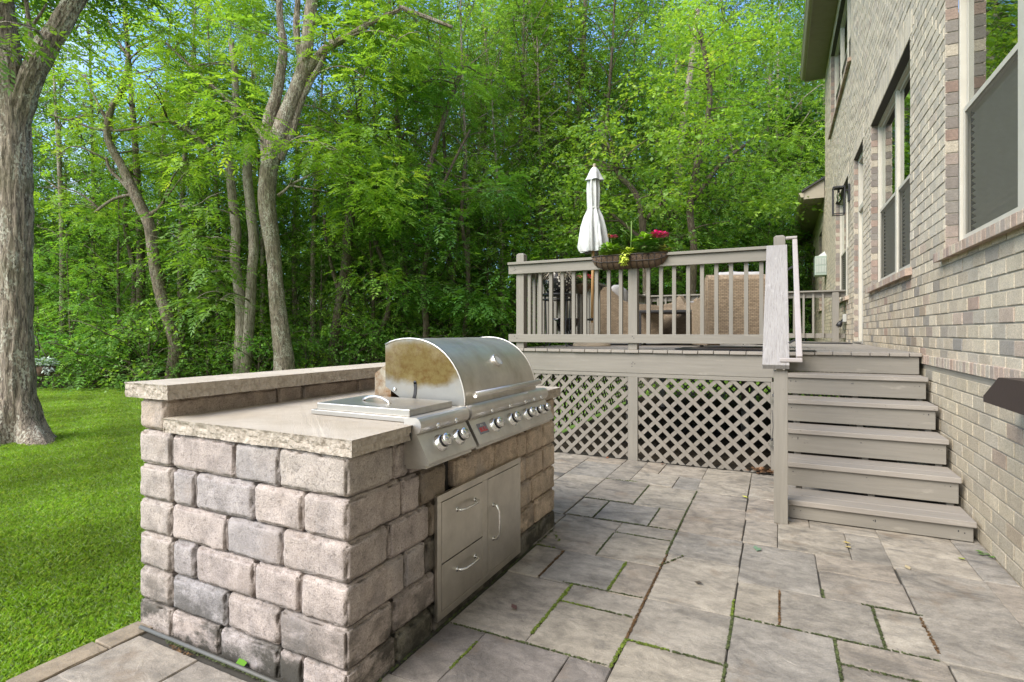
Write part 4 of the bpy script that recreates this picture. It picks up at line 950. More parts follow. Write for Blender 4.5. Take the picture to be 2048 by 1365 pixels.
mb=MB(); T=Matrix.Translation((-.08,.02,.55))@Matrix.Rotation(R(-60),4,'Y'); mb.lathe([(.215,0),(.21,.04),(.16,.12),(.08,.16),(0,.17)],M=T,n=28,cap=False); ld=mb.build('lid',M['gloss'],kg)
mb=MB(); mb.tube([T@Vector((-.03,0,.165)),T@Vector((0,0,.21)),T@Vector((.03,0,.165))],.01,8); mb.build('lid_handle',M['black'],ld)
for k in range(3):
    a=R(90+120*k); mb=MB(); mb.tube([(.10*math.cos(a),.10*math.sin(a),.22),(.2*math.cos(a),.2*math.sin(a),.0)],.01,8); mb.build('leg',M['black'],kg)
# trough planter on the rail
tr=empty('trough_planter',(-1.42,FY-.03,2.03),label='wire trough with coconut-fibre liner and flowers hung over the deck railing',cat='planter')
xa=PY(1186,515,FY-.03).x+1.42; xb=PY(1338,515,FY-.03).x+1.42
M['coco']=flat('coconut_fibre',(.13,.085,.055),.95,0,90,.012); M['wire']=flat('dark_wire',(.035,.025,.02),.6)
mb=MB(); n=26; vs=[];fs=[]
for i in range(n+1):
    t=i/n; x=xa+(xb-xa)*t; e=min(1,min(t,1-t)*7)**.5; 
    for k in range(9):
        th=math.pi*(k/8); wy=.11*(.45+.55*e); dz=-.13*(.25+.75*e)
        jit=.006*noise.noise(Vector((x*30,k*2,1)))
        vs.append((x+(0 if k not in(0,8) else 0),-math.cos(th)*wy+jit,math.sin(th)**.7*dz+.035+jit))
for i in range(n):
    for k in range(8): fs.append((i*9+k,i*9+k+1,(i+1)*9+k+1,(i+1)*9+k))
mb.add(vs,fs,None,True); mb.add([vs[i*9+4*0] for i in range(n+1)]+[vs[i*9+8] for i in range(n+1)],[(i,i+1,n+2+i,n+1+i) for i in range(n)])
mb.build('coco_liner',M['coco'],tr)
mb=MB()
for i in range(0,n+1,2):
    q=[Vector(vs[i*9+k])*1.0 for k in range(9)]; q=[Vector((p.x,p.y*1.05,p.z*1.02-.002)) for p in q]; mb.tube(q,.0035,5)
for k in (0,1,8): mb.tube([Vector((vs[i*9+k][0],vs[i*9+k][1]*1.06,vs[i*9+k][2]+.004)) for i in range(n+1)],.005,6)
for i in range(0,n-1,2):
    mb.tube([Vector((vs[i*9][0],vs[i*9][1]*1.1,.03)),Vector((vs[(i+1)*9][0],vs[i*9][1]*1.12,-.01)),Vector((vs[(i+2)*9][0],vs[i*9][1]*1.1,.03))],.003,5)
mb.build('wire_frame',M['wire'],tr)
def leafclump(V,C,c,r,n,L,w,col,hang=0,flatten=.6):
    for _ in range(n):
        d=rng.normal(size=3); d/=np.linalg.norm(d); p=np.array(c)+d*np.array([r,r,r*flatten])*rng.random()**.4; k=.65+.7*rng.random(); d[2]=abs(d[2])*.4
        if hang: d[2]=-.6
        blade(V,C,p,d,L*(.7+.6*rng.random()),w,(col[0]*k,col[1]*k,col[2]*k),.5)
def pl(name,parent,items,label=None):
    V=[];C=[]
    for it in items: leafclump(V,C,*it)
    return npmesh(name,np.array(V),4,M['sleaf'],np.array(C),parent=parent,label=label)
def RX(u,v): q=PY(u,v,FY-.05); return (q.x+1.42,-.02,q.z-2.03+.012)
LG=(.30,.48,.04); MG=(.14,.30,.04); YG=(.48,.58,.06)
pl('trailing_plant',tr,[(RX(1255,512),.10,230,.042,.036,YG),(RX(1268,508),.07,110,.035,.03,YG),(RX(1240,515),.07,90,.03,.028,YG),(tuple(np.array(RX(1254,525))+[0,-.13,0]),.035,60,.03,.025,YG,1,1.6),(tuple(np.array(RX(1256,518))+[0,-.12,0]),.04,50,.03,.025,YG,1,1.3)],label='lime green trailing plant')
pl('bushy_plant',tr,[(RX(1222,506),.11,220,.055,.05,LG),(RX(1215,498),.06,70,.05,.045,LG),(RX(1236,500),.05,40,.045,.04,(.25,.33,.2))])
gz=pl('geranium',tr,[(RX(1298,500),.13,220,.065,.06,MG),(RX(1290,482),.08,110,.075,.065,LG),(RX(1310,490),.07,50,.06,.05,MG),(RX(1325,503),.05,40,.05,.05,(.45,.40,.10))])
M['stemg']=flat('stem_green',(.12,.20,.04),.6)
for (u,v,tu,tv) in ((1318,478,1312,505),(1310,476,1308,505),(1222,478,1222,508),(1263,445,1261,510)): mb=MB(); mb.tube([RX(tu,tv),RX((u+tu)/2+1,(v+tv)/2),RX(u,v)],.003 if u!=1263 else .007,6); mb.build('stem',M['stemg'],tr)
for q_ in (((1264,450),(1272,440),(1281,432)),((1261,478),(1250,465),(1240,461)),((1261,468),(1255,455),(1252,447))):
    mb=MB(); mb.tube([RX(*z_) for z_ in q_],.0028,6); mb.build('stem',M['stemg'],tr)
M['petal']=None; pn=N('petals'); M['petal']=pn.done(pn.attr(),.5)
V=[];C=[]
for (u,v,r,n) in ((1316,473,.05,150),(1326,473,.045,120),(1310,468,.03,60),(1228,476,.025,50),(1219,475,.02,20)): leafclump(V,C,RX(u,v),r,n,.025,.022,(.78,.05,.30) if n>20 else (.6,.3,.15),0,.7)
npmesh('blossoms',np.array(V),4,M['petal'],np.array(C),parent=tr)
V=[];C=[]; q=PY(1163,552,7.3)
fl=empty('rail_flowers',(q.x,7.3,q.z-.1),label='pink flowers in a small basket on the side railing behind the plant stand',cat='flowers')
for dx in (-.03,.05,.12,-.12): leafclump(V,C,(dx,0,.08+.03*dx),.04,60,.025,.022,(.75,.06,.18),0,.7)
npmesh('blossoms',np.array(V),4,M['petal'],np.array(C),parent=fl)
pl('leaves',fl,[((0,0,0),.16,160,.06,.04,MG)])
mb=MB(); mb.lathe([(.0,-.16),(.08,-.15),(.13,-.05),(.135,-.02),(.12,-.02)],n=16,cap=False); mb.build('basket',M['coco'],fl)
# mats
mb=MB(); q=G(1693,686.5,DZ+.01); mb.box((.30,q.y-.35,DZ+.003),(.98,q.y+.35,DZ+.014)); tag(mb.build('door_mat',M['black'],None,bevel=.003),'thin black door mat on the deck boards by the door','door mat')
mb=MB(); mb.box((-.95,5.62,DZ+.003),(-.15,6.25,DZ+.013)); mb.box((-.15,5.62,DZ+.003),(.3,5.9,DZ+.008)); tag(mb.build('outdoor_rug',M['black'],None),'dark flat rug under the armchair at the deck edge','rug')
# glass globes of a string light
for i,(u,v,l) in enumerate(((1547,800,'upper small clear glass globe at the lattice edge beside the steps'),(1544,888,'lower small clear glass globe at the lattice edge beside the steps'))):
    q=PY(u,v,5.39); o=empty('string_light',tuple(q),label=l,cat='string light'); o['group']='glass string lights by the steps'
    mb=MB(); mb.lathe([(.03*math.sin(math.pi*k/12),-.03*math.cos(math.pi*k/12)) for k in range(13)],n=18,cap=False); mb.build('globe',M['clear'],o)
    mb=MB(); mb.lathe([(.009,.028),(.01,.05),(0,.05)],n=10,cap=False); mb.tube([(0,0,.05),(.01,.01,.15),(.0,.02,.3)],.0025,5); mb.build('socket',M['black'],o)
# leaf litter
V=[];C=[]
for _ in range(60):
    q=G(1530+rng.normal()*16,941+rng.normal()*4,.01); d=rng.normal(size=3); d[2]=abs(d[2])*.5; k=.6+.7*rng.random(); blade(V,C,(q.x,min(5.42,q.y),.012+.03*rng.random()),d,.06,.035,(.22*k,.12*k,.06*k),.2)
for (u,v,c) in ((1213,917,(.25,.09,.04)),(1328,928,(.3,.12,.06)),(1702,1087,(.55,.42,.12)),(1916,1115,(.35,.40,.06)),(1690,1092,(.5,.4,.15)),(1512,1102,(.12,.2,.12)),(1033,1220,(.10,.05,.04)),(1512,1100,(.14,.22,.14)),(485,1337,(.12,.30,.02)),(482,1333,(.12,.30,.02)),(1388,1163,(.08,.06,.04)),(1820,1140,(.4,.33,.2)),(1975,1113,(.08,.2,.02)),(1972,1110,(.08,.2,.02)),(1978,1108,(.08,.2,.02)),(1970,1106,(.1,.22,.02)),(1496,996,(.6,.6,.1))):
    q=G(u,v,.006); a=rng.random()*6; blade(V,C,tuple(q),(math.cos(a),math.sin(a),.25),.05,.03,c,.2)
npmesh('fallen_leaves',np.array(V),4,M['sleaf'],np.array(C),kind='stuff',label='dry leaves and bits scattered on the patio')
# hanging basket on a hook beside the big left trunk
hk=PD(78,760,7.3); hb_=empty('shepherd_hook',(hk.x,hk.y,-.1),label='curled iron plant hook beside the big left trunk',cat='plant hook')
def HK(u,v): return PD(u,v,7.3)-Vector((hk.x,hk.y,-.1))
mb=MB(); mb.tube([HK(47,900),HK(47,690),HK(50,675),HK(60,669),HK(71,673),HK(77,685),HK(79,700)],.008,8); mb.tube([HK(79,700),HK(72,705),HK(64,703),HK(62,695),HK(67,690),HK(71,694)],.006,6); mb.tube([HK(79,690),HK(92,712),HK(103,738)],.004,6); mb.tube([HK(79,700),HK(76,725)],.005,6); mb.build('hook_rod',M['wire'],hb_)
wb=PD(90,745,7.1); bs=empty('hanging_basket',tuple(wb),label='brown wicker basket of silvery leaves hanging beside the big left trunk',cat='basket')
mb=MB(); mb.lathe([(0,-.05),(.07,-.05),(.10,.0),(.115,.08),(.105,.08),(.09,0)],n=24,cap=False); mb.build('basket',M['coco'],bs)
V=[];C=[]
for _ in range(3): pass
leafclump(V,C,(0,0,.12),.13,260,.05,.03,(.42,.52,.42),0,.5); leafclump(V,C,(.10,0,.05),.06,70,.04,.025,(.42,.5,.42),1,1)
npmesh('foliage',np.array(V),4,M['sleaf'],np.array(C),parent=bs)
# ---------------- ground ----------------
gn=N('lawn_ground'); gcol=gn.mix(gn.ramp(gn.noise(3,det=6),[(.35,0),(.65,1)]),(.085,.165,.018),(.13,.235,.03)); M['lawn']=gn.done(gcol,.95,gn.bump(gn.noise(60,det=4),.8,.02))
fn_=N('forest_floor'); a=fn_.noise(7,det=7,rough=.7); M['floor']=fn_.done(fn_.mix(fn_.ramp(a,[(.35,0),(.62,1)]),(.030,.024,.014),(.10,.075,.045)),.95,fn_.bump(a,1,.05))
def sheet(name,pts,z,mat,**k):
    mb=MB(); mb.add([(x,y,z) for x,y in pts],[tuple(range(len(pts)))]); return mb.build(name,mat,fix=False,**k)
sheet('lawn',[(-500,-500),(500,-500),(500,500),(-500,500)],-.072,M['lawn'],kind='structure')
edge=[]
for u,D in ((-3000,12.2),(-900,12.0),(-300,12.2),(60,12.0),(200,12.3),(450,12.6),(700,14),(1000,16),(1200,19),(1500,24),(1640,30)):
    q=PD(u,665,D); edge.append((q.x,q.y))
far=[PD(u,665,400) for u in (1640,600,-3000)]
sheet('forest_floor',edge+[(q.x,q.y) for q in far],-.064,M['floor'],kind='structure')
sheet('soil_under_deck',[(-2.6,5.5),(1.1,5.5),(1.1,11.6),(-2.6,11.6)],-.060,M['floor'],kind='structure')
# grass
def grass(n,us,Ds,name_seed):
    r=np.random.default_rng(name_seed); u=us[0]+(us[1]-us[0])*r.random(n); D=Ds[0]+(Ds[1]-Ds[0])*r.random(n)**1.15
    a=(u-1024)/F; x=D*(-_s+_c*a); y=D*(_c+_s*a); return x,y,D
X_=[];Y_=[];D_=[]
for a_ in ((480000,(-330,320),(1.9,12.6),1),(110000,(-1700,-330),(1.6,12.2),4),(30000,(300,1000),(4.2,13),2),(16000,(1040,1700),(8.5,22),3)):
    x,y,D=grass(*a_); X_.append(x);Y_.append(y);D_.append(D)
x=np.concatenate(X_);y=np.concatenate(Y_);D=np.concatenate(D_)
keep=~((x>-2.585)&(y<5.45))&~((x>-2.7)&(y>5.3)&(y<11.8)); x,y,D=x[keep],y[keep],D[keep]; n=len(x)
ps_=np.sin(x*2.1+1.3*np.sin(y*1.7))*np.cos(y*1.6+x*.7); ps2=np.sin(x*7.3+y*3.1)*np.cos(y*6.1-x*2.3)
h=(.028+.026*rng.random(n))*(1+.20*ps2)*np.clip(D/5,.9,1.5); w=.0021*np.clip(D/2.6,1,4.5)*(.7+.6*rng.random(n)); an=rng.random(n)*6.283; ln=.15+.75*rng.random(n)
sw=np.stack([np.cos(an+1.57),np.sin(an+1.57),0*an],1)*w[:,None]/2; ld=np.stack([np.cos(an),np.sin(an),0*an],1)*(h*ln)[:,None]
b=np.stack([x,y,np.full(n,-.072)],1); m_=b+ld*.35+np.stack([0*x,0*x,h*.7],1); t_=b+ld+np.stack([0*x,0*x,h*(1.1-.25*ln)],1)
V=np.stack([b-sw,b+sw,m_+sw*.8,t_,m_-sw*.8],1).reshape(-1,3)
k=(.75+.5*rng.random(n))[:,None]*(1+.20*ps_+.13*ps2)[:,None]; base=np.array([.27,.47,.05]); yel=np.array([.39,.52,.10]); pale=np.array([.38,.53,.24])
q=rng.random(n)[:,None]; C=np.where(q<.70,base,np.where(q<.86,yel,pale))*k
def leafmat(name,tr=.42,tint=(1.25,1.15,.45),rough=.45):
    n=N(name); t=n.t; a=n.attr(); oi=n.n('ShaderNodeObjectInfo'); c=n.mix(1.0,a,oi.outputs['Color'],'MULTIPLY')
    n.l(c,n.b.inputs['Base Color']); n.b.inputs['Roughness'].default_value=rough; n.b.inputs['Specular IOR Level'].default_value=.35
    tl=n.n('ShaderNodeBsdfTranslucent'); n.l(n.mix(1.0,c,tint,'MULTIPLY'),tl.inputs[0]); mx=n.n('ShaderNodeMixShader'); mx.inputs[0].default_value=tr
    n.l(n.b.outputs[0],mx.inputs[1]); n.l(tl.outputs[0],mx.inputs[2]); n.l(mx.outputs[0],n.o.inputs[0]); return n.m
M['grass']=leafmat('grass_blades',.3,(1.2,1.15,.6),.5); M['leaf']=leafmat('leaf',.45,(1.5,1.45,.5))
npmesh('grass',V,5,M['grass'],C,kind='stuff',label='short mown green grass of the lawn')
# ---------------- trees ----------------
def barkm(name,c1,c2,lich,amt):
    n=N(name); v=n.noise(11,(4.6,4.6,.62),8,.66,.8); f=n.noise(60,(2,2,.8),5); col=n.mix(n.ramp(v,[(.40,0),(.57,1)]),c1,c2)
    col=n.mix(.6,col,n.ramp(f,[(.3,.65),(.7,1.3)]),'MULTIPLY'); l=n.ramp(n.noise(3.2,(1.6,1.6,.8),8,.75),[(.50,0),(.55,amt)]); l2=n.ramp(n.noise(45,(1,1,.6),det=5),[(.48,0),(.54,1)])
    col=n.mix(n.math('MULTIPLY',l,l2),col,lich); g=n.ramp(n.noise(1.1,det=4),[(.52,0),(.7,.5)]); col=n.mix(g,col,(.085,.095,.03))
    return n.done(col,.92,n.bump(v,1.0,.035,n.bump(f,.5,.006)))
M['bark']=barkm('grey_bark',(.09,.07,.053),(.38,.32,.255),(.60,.59,.50),.8); M['bark2']=barkm('pale_bark',(.15,.125,.10),(.42,.37,.305),(.62,.60,.52),.6); M['bark3']=barkm('dark_bark',(.05,.038,.028),(.17,.135,.10),(.33,.33,.26),.35)
M['bark4']=barkm('brown_bark',(.06,.047,.034),(.24,.195,.145),(.42,.42,.34),.5)
def nrm(a): return a/(np.linalg.norm(a,axis=-1,keepdims=True)+1e-9)
ZUP=np.array([0,0,1.0])
def pinnate(P,D,L,npair,lw=.34,droop=.35,r=rng):
    N_=len(P); S_=nrm(np.cross(D,ZUP)+r.normal(size=(N_,3))*.18); out=[]
    for i in range(npair):
        t=.22+.74*(i+.5)/npair
        base=P+D*(L*t)[:,None]-ZUP*(droop*L*t*t)[:,None]
        for sg in (-1,1):
            d=nrm(S_*sg*.85+D*.5+ZUP*(-.30+.25*r.random((N_,1)))+r.normal(size=(N_,3))*.10); l=(L*.36*(1-.5*abs(t-.5)))[:,None]; w=l*lw
            wv=nrm(np.cross(d,nrm(np.cross(S_,D))+r.normal(size=(N_,3))*.25))*w/2
            out.append(np.stack([base,base+d*l*.45+wv,base+d*l,base+d*l*.45-wv],1))
    base=P+D*(L*.93)[:,None]-ZUP*(droop*L*.85)[:,None]; d=nrm(D-ZUP*.5); l=(L*.34)[:,None]; wv=S_*l*lw/2; out.append(np.stack([base,base+d*l*.45+wv,base+d*l,base+d*l*.45-wv],1))
    return np.stack(out,1)   # N,K,4,3
def simple(P,D,L,k=5,r=rng,asp=.62):
    """k broad leaves along a short twig"""
    N_=len(P); out=[]
    for i in range(k):
        t=i/k; base=P+D*(L*t)[:,None]-ZUP*(.25*L*t*t)[:,None]; d=nrm(D*.5+r.normal(size=(N_,3))*np.array([.8,.8,.35])-ZUP*.25); l=(L*.31)[:,None]*(.7+.6*r.random((N_,1))); nn=nrm(ZUP+r.normal(size=(N_,3))*.5); wv=nrm(np.cross(d,nn))*l*asp/2
        out.append(np.stack([base,base+d*l*.42+wv,base+d*l,base+d*l*.42-wv],1))
    return np.stack(out,1)
BASE=np.array([.105,.225,.05]); YELL=np.array([.26,.41,.07]); DARK=np.array([.05,.11,.02])
def crown(clumps,per,L,kind='pin',seed=0,flat_=.5,yel=.25,npair=4):
    """clumps: rows x y z radius brightness -> vertices, colours"""
    r=np.random.default_rng(seed); Vs=[];Cs=[]
    for (cx,cy,cz,rad,br) in clumps:
        n=max(3,int(per*rad*rad)); v=nrm(r.normal(size=(n,3))); rr=r.random(n)**.45; P=np.array([cx,cy,cz])+v*(rr*rad)[:,None]*np.array([1,1,flat_])
        P[:,2]-=((np.hypot(P[:,0]-cx,P[:,1]-cy)/rad)**2)*rad*.22
        D=nrm(v*np.array([1,1,.25])+r.normal(size=(n,3))*np.array([.5,.5,.18])-ZUP*.12); Ls=L*(.7+.6*r.random(n))
        q=pinnate(P,D,Ls,npair,r=r) if kind=='pin' else simple(P,D,Ls,r=r)
        K=q.shape[1]; Vs.append(q.reshape(-1,3)); c=BASE*(1-yel)+YELL*yel if br>=0 else DARK; 
        c=(BASE+(YELL-BASE)*np.clip(yel+.5*br+r.normal(size=(n,1))*.18,0,1))*(1+.25*br+.18*r.normal(size=(n,1))).clip(.4,1.8); Cs.append(np.repeat(c,K,0)*(.88+.24*r.random((n*K,1))))
    return np.concatenate(Vs),np.concatenate(Cs).clip(.004,.5)
def limb(mb,a,b,ra,rb,r,n=6,seg=5,sag=.12):
    a=np.array(a,float);b=np.array(b,float); L=np.linalg.norm(b-a); k=r.normal(size=3)*L*.07; pts=[]
    for i in range(seg+1):
        t=i/seg; p=a+(b-a)*t+k*math.sin(math.pi*t)+np.array([0,0,sag*L*math.sin(math.pi*t)*.6]); pts.append(p)
    mb.tube(pts,[ra+(rb-ra)*i/seg for i in range(seg+1)],n)
def make_tree(name,Ht,z0,rw,ncl,per,L,kind,trunk_r,bark,seed,label,group,cat='tree',yel=.25,shape='oval',cr=(.7,1.15),npair=4,flat_=.5):
    r=np.random.default_rng(seed); t=empty(name,(0,0,0)); t['label']=label; t['category']=cat; t['group']=group
    lean=r.normal(size=2)*Ht*.03; wob=r.normal(size=(2,2))*.12*Ht/8
    def axis(z):
        s=z/Ht; return np.array([lean[0]*s+wob[0,0]*math.sin(s*5),lean[1]*s+wob[0,1]*math.sin(s*4+1),z])
    cl=[]
    for i in range(ncl):
        s=(i+.5)/ncl; z=z0+(Ht-z0)*s**.9; 
        R_=rw*(math.sin(math.pi*min(1,(s*.86+.14)))**.6 if shape=='oval' else (1-s)**.7+.12)
        a=i*2.399+r.random()*.8; rr=R_*(.35+.65*r.random()**.5); c=axis(z); cl.append((c[0]+math.cos(a)*rr,c[1]+math.sin(a)*rr,z+r.normal()*.15,r.uniform(*cr)*(1-.25*s),float(np.clip(r.normal()*.5,-1,1))))
    mb=MB(); zs_=np.linspace(-.3,Ht*.93,14); mb.tube([axis(z) for z in zs_],[trunk_r*(1-.88*max(0,z)/Ht)*(1.35 if z<.1 else 1) for z in zs_],10,wob=.05)
    for c in cl[::1 if ncl<40 else 2]:
        zb=max(.25,c[2]-math.hypot(c[0],c[1])*.55-.2); zb=min(zb,Ht*.88); a=axis(zb); limb(mb,a,(c[0],c[1],c[2]-.1),trunk_r*.28*(1-.6*zb/Ht),.010,r)
        for _ in range(2): d=r.normal(size=3)*c[3]*.5; limb(mb,(c[0],c[1],c[2]-.1),(c[0]+d[0],c[1]+d[1],c[2]+abs(d[2])*.4),.012,.004,r,4,3)
    mb.build('trunk',bark,t,fix=False)
    Vv,Cv=crown(cl,per,L,kind,seed,flat_,yel,npair); npmesh('crown',Vv,4,M['leaf'],Cv,parent=t)
    return t
G1='slender trees standing in the wood'
proto={}
LB={'low':'low leafy understorey tree','mid':'medium leafy tree with a bare lower trunk','tall':'tall leafy tree deep in the wood','bush':'dense green bush below the trees'}
for j in range(3):
    proto['low',j]=make_tree('understorey_tree',5.2+j*.9,.7,2.1,24,95,.28,('pin','simple','pin')[j],.055+.01*j,M['bark3'],40+j,LB['low'],'understorey trees along the wood edge',yel=.16)
    proto['mid',j]=make_tree('woodland_tree',11+j*1.5,2.9,2.6,50,72,.29,('simple','pin','simple')[j],.12,(M['bark3'],M['bark'],M['bark2'])[j],50+j,LB['mid'],'medium trees in the wood',yel=.30,cr=(.75,1.25))
    proto['tall',j]=make_tree('forest_tree',20+j*1.5,5.5,3.3,66,50,.38,('pin','simple','simple')[j],.20,(M['bark'],M['bark2'],M['bark3'])[j],60+j,LB['tall'],'tall trees at the back of the wood',yel=.42,cr=(1.0,1.6))
proto['bush',0]=make_tree('bush',1.5,.12,1.1,14,120,.22,'simple',.03,M['bark3'],70,LB['bush'],'bushes at the foot of the wood',cat='bush',yel=.08,cr=(.45,.75))
proto['bush',1]=make_tree('bush',1.3,.10,1.0,12,120,.24,'pin',.03,M['bark3'],71,LB['bush'],'bushes at the foot of the wood',cat='bush',yel=.12,cr=(.45,.75))
proto['pole',0]=make_tree('slender_tree',13,5.0,1.7,24,60,.28,'simple',.11,M['bark3'],80,'slender dark-stemmed tree with a high crown','slender trees inside the wood',yel=.3,cr=(.6,1.0))
proto['pole',1]=make_tree('slender_tree',12,4.2,1.6,22,60,.30,'pin',.09,M['bark'],81,'slender dark-stemmed tree with a high crown','slender trees inside the wood',yel=.3,cr=(.6,1.0))
used=set(); BASEL={}
ZONES=[(0,'past the big trunk at the far left'),(180,'just right of the big left trunk'),(330,'left of the twisted tree'),(450,'between the twisted tree and the twin trunk'),(640,'around the forked tree'),(780,'left of the grill hood'),(1000,'behind the grill hood'),(1150,'behind the left end of the deck'),(1300,'behind the umbrella and flower trough'),(1480,'behind the wicker chairs'),(9999,'beside the far corner of the house')]
def place(kind,u,D,sc=1,rz=None,tint=(1,1,1),z=-.08):
    j=int(rng.integers(0,3 if kind not in ('bush','pole') else 2)); key=(kind,j); o=proto[key] if key not in used else copy_tree(proto[key]); used.add(key)
    q=PD(u,665,D); o.location=(q.x,q.y,z); o.rotation_euler=(0,0,rng.random()*6.28 if rz is None else rz); o.scale=(sc,sc,sc*(.92+.16*rng.random())); o['label']=BASEL.setdefault(kind,o['label'])+' '+next(z_ for m_,z_ in ZONES if u<m_)
    for c in o.children:
        if c.name.startswith('crown'): k_={'low':1.28,'bush':1.35,'mid':1.1}.get(kind,1); c.color=(tint[0]*k_,tint[1]*k_,tint[2]*k_,1)
    return o
def jt(a=.12): return tuple(np.clip(1+rng.normal()*a+np.array([rng.normal()*.05,0,rng.normal()*.05]),.6,1.5))
# along the wood edge, left to right
for u,D,s in ((-260,13.5,1.0),(-40,14.2,.9),(150,13.6,.75),(245,13.9,.8),(400,14.8,.85),(505,15.8,.9),(645,15.0,.7),(740,14.9,.9),(830,16.2,1.05),(905,15.6,1.0),(985,16.6,1.1),(1050,17.0,1.1),(1120,18.0,1.15),(1210,19.2,1.2),(1290,19.0,1.2),(1370,20.0,1.3),(1440,20.5,1.25),(1510,21.5,1.4),(1580,23,1.4)):
    place('low',u,D,s,tint=jt())
for u,D in ((-200,12.8),(-60,13.0),(110,13.0),(170,13.4),(260,13.2),(300,12.9),(415,13.2),(520,13.4),(610,13.8),(700,14.2),(780,14.6),(860,15),(940,15.4),(1010,16),(1100,16.6),(1180,17.6),(1260,18),(1340,19),(1420,20),(1490,21),(1550,22.5),(1610,24)):
    place('bush',u,D,.8+.5*rng.random(),tint=jt())
for u,D in ((130,15.2),(200,17),(255,14.6),(315,16.2),(370,14.8),(410,17.5),(440,15.5),(522,15.6),(600,17),(628,15.2),(715,15.6),(742,17.6),(790,15.8),(822,18.5),(885,17),(925,16.2),(972,18.4),(1000,17),(1048,19),(1090,18.2),(1130,20),(1210,19.4),(1245,21.5),(1320,20.6),(1372,22),(1450,22.5),(1520,24),(-80,15.4),(-180,17)): place('pole',u,D,.9+.25*rng.random(),tint=jt())
for u in range(-150,1600,62): place('low',u+rng.normal()*12,17.5+3.5*rng.random()+max(0,(u-900)/220),.95+.3*rng.random(),tint=jt())
for u in range(90,1560,58): place('bush',u+rng.normal()*12,14.6+1.8*rng.random()+max(0,(u-700)/160),1.1+.5*rng.random(),tint=jt())
for u,D,s in ((-300,16,1),(-150,17.5,1.1),(0,17,1.0),(120,17,.8),(230,18.5,.7),(330,16.6,.7),(420,18,.8),(500,17.5,.9),(640,18.5,.8),(720,17.5,.85),(800,19.5,1.0),(870,18.6,1.0),(950,20,1.1),(1030,19,1.0),(1100,21.5,1.15),(1180,20.5,1.0),(1250,22,1.15),(1330,22,1.1),(1400,23,1.2),(1470,23,1.15),(1540,24.5,1.2),(1600,26,1.2),(1650,28,1.25)):
    place('mid',u,D,s,tint=jt(.15))
for u,D,s in ((-350,23,1),(-200,25,1),(-60,24,1),(60,29,.6),(190,30,.55),(310,30,.6),(400,27,.75),(500,25,.85),(590,28,.65),(730,29,.7),(810,25,.9),(890,28,.85),(950,26,1.0),(1030,28,1.1),(1110,27,1.05),(1190,29,1.1),(1260,31,1.0),(1330,28,1.1),(1400,30,1.05),(1470,29,1.15),(1540,31,1.1),(1610,32,1.05),(1680,31,1.1),(1760,30,1.1)):
    place('tall',u,D,s,tint=jt(.15))
for u in range(-300,1800,95):
    place('tall',u+rng.normal()*20,38+6*rng.random(),.95+.2*rng.random() if not 60<u<900 else .5,tint=jt(.15))
for u in range(-280,1750,120): place('mid',u+rng.normal()*25,30+5*rng.random(),1.2,tint=jt(.12))
# beyond: the wood as one mass
r=np.random.default_rng(5); n=64000; u=r.random(n)*2600-500; D=46+16*r.random(n); a=(u-1024)/F
hz=9+5*np.sin(u/90)+3*np.sin(u/37+1)+2*r.normal(size=n); z=r.random(n)**1.25*np.clip(hz,5,18)
P=np.stack([D*(-_s+_c*a),D*(_c+_s*a),z],1); d=nrm(r.normal(size=(n,3))*np.array([1,1,.4])); q=simple(P,d,1.4*(.7+.6*r.random(n)),k=4,r=r)
npmesh('far_wood',q.reshape(-1,3),4,M['leaf'],np.repeat((BASE*.8+YELL*.3)*(.7+.6*r.random((n,1))),4,0),kind='stuff',label='far-off green wood closing the view behind the trees')
# ---- the trees one can tell apart ----
def hero_trunk(mb,pts,rad,n=22,ridge=.02,step=.10,seed=0,flare=None):
    """polyline with radii resampled; bark relief pushed into the mesh"""
    pts=[Vector(p) for p in pts]; P=[];Rr=[]
    for i in range(len(pts)-1):
        k=max(2,int((pts[i+1]-pts[i]).length/step))
        for j in range(k):
            t=j/k
            p0=pts[max(i-1,0)];p1=pts[i];p2=pts[i+1];p3=pts[min(i+2,len(pts)-1)]
            P.append(.5*((2*p1)+(p2-p0)*t+(2*p0-5*p1+4*p2-p3)*t*t+(3*p1-p0-3*p2+p3)*t**3)); Rr.append(rad[i]+(rad[i+1]-rad[i])*t)
    P.append(pts[-1]); Rr.append(rad[-1]); m=len(P); vs=[];fs=[]; a=Vector((1,0,0))
    for i,p in enumerate(P):
        t=(P[min(i+1,m-1)]-P[max(i-1,0)]).normalized(); a=(a-t*a.dot(t)).normalized(); b=t.cross(a)
        for k in range(n):
            th=2*math.pi*k/n; d=a*math.cos(th)+b*math.sin(th)
            nz=noise.noise(Vector((d.x*2.6*1.6+seed,d.y*2.6*1.6,p.z*1.1)))*.10+abs(noise.noise(Vector((d.x*9+seed,d.y*9,p.z*3.0))))*ridge/max(.05,Rr[i])*1.0
            rr=Rr[i]*(1+nz)
            if flare: rr=flare(rr,th,p.z)
            vs.append(p+d*rr)
    for i in range(m-1):
        for k in range(n): fs.append((i*n+k,i*n+(k+1)%n,(i+1)*n+(k+1)%n,(i+1)*n+k))
    fs.append(tuple((m-1)*n+k for k in range(n)))
    mb.add(vs,fs,None,True)
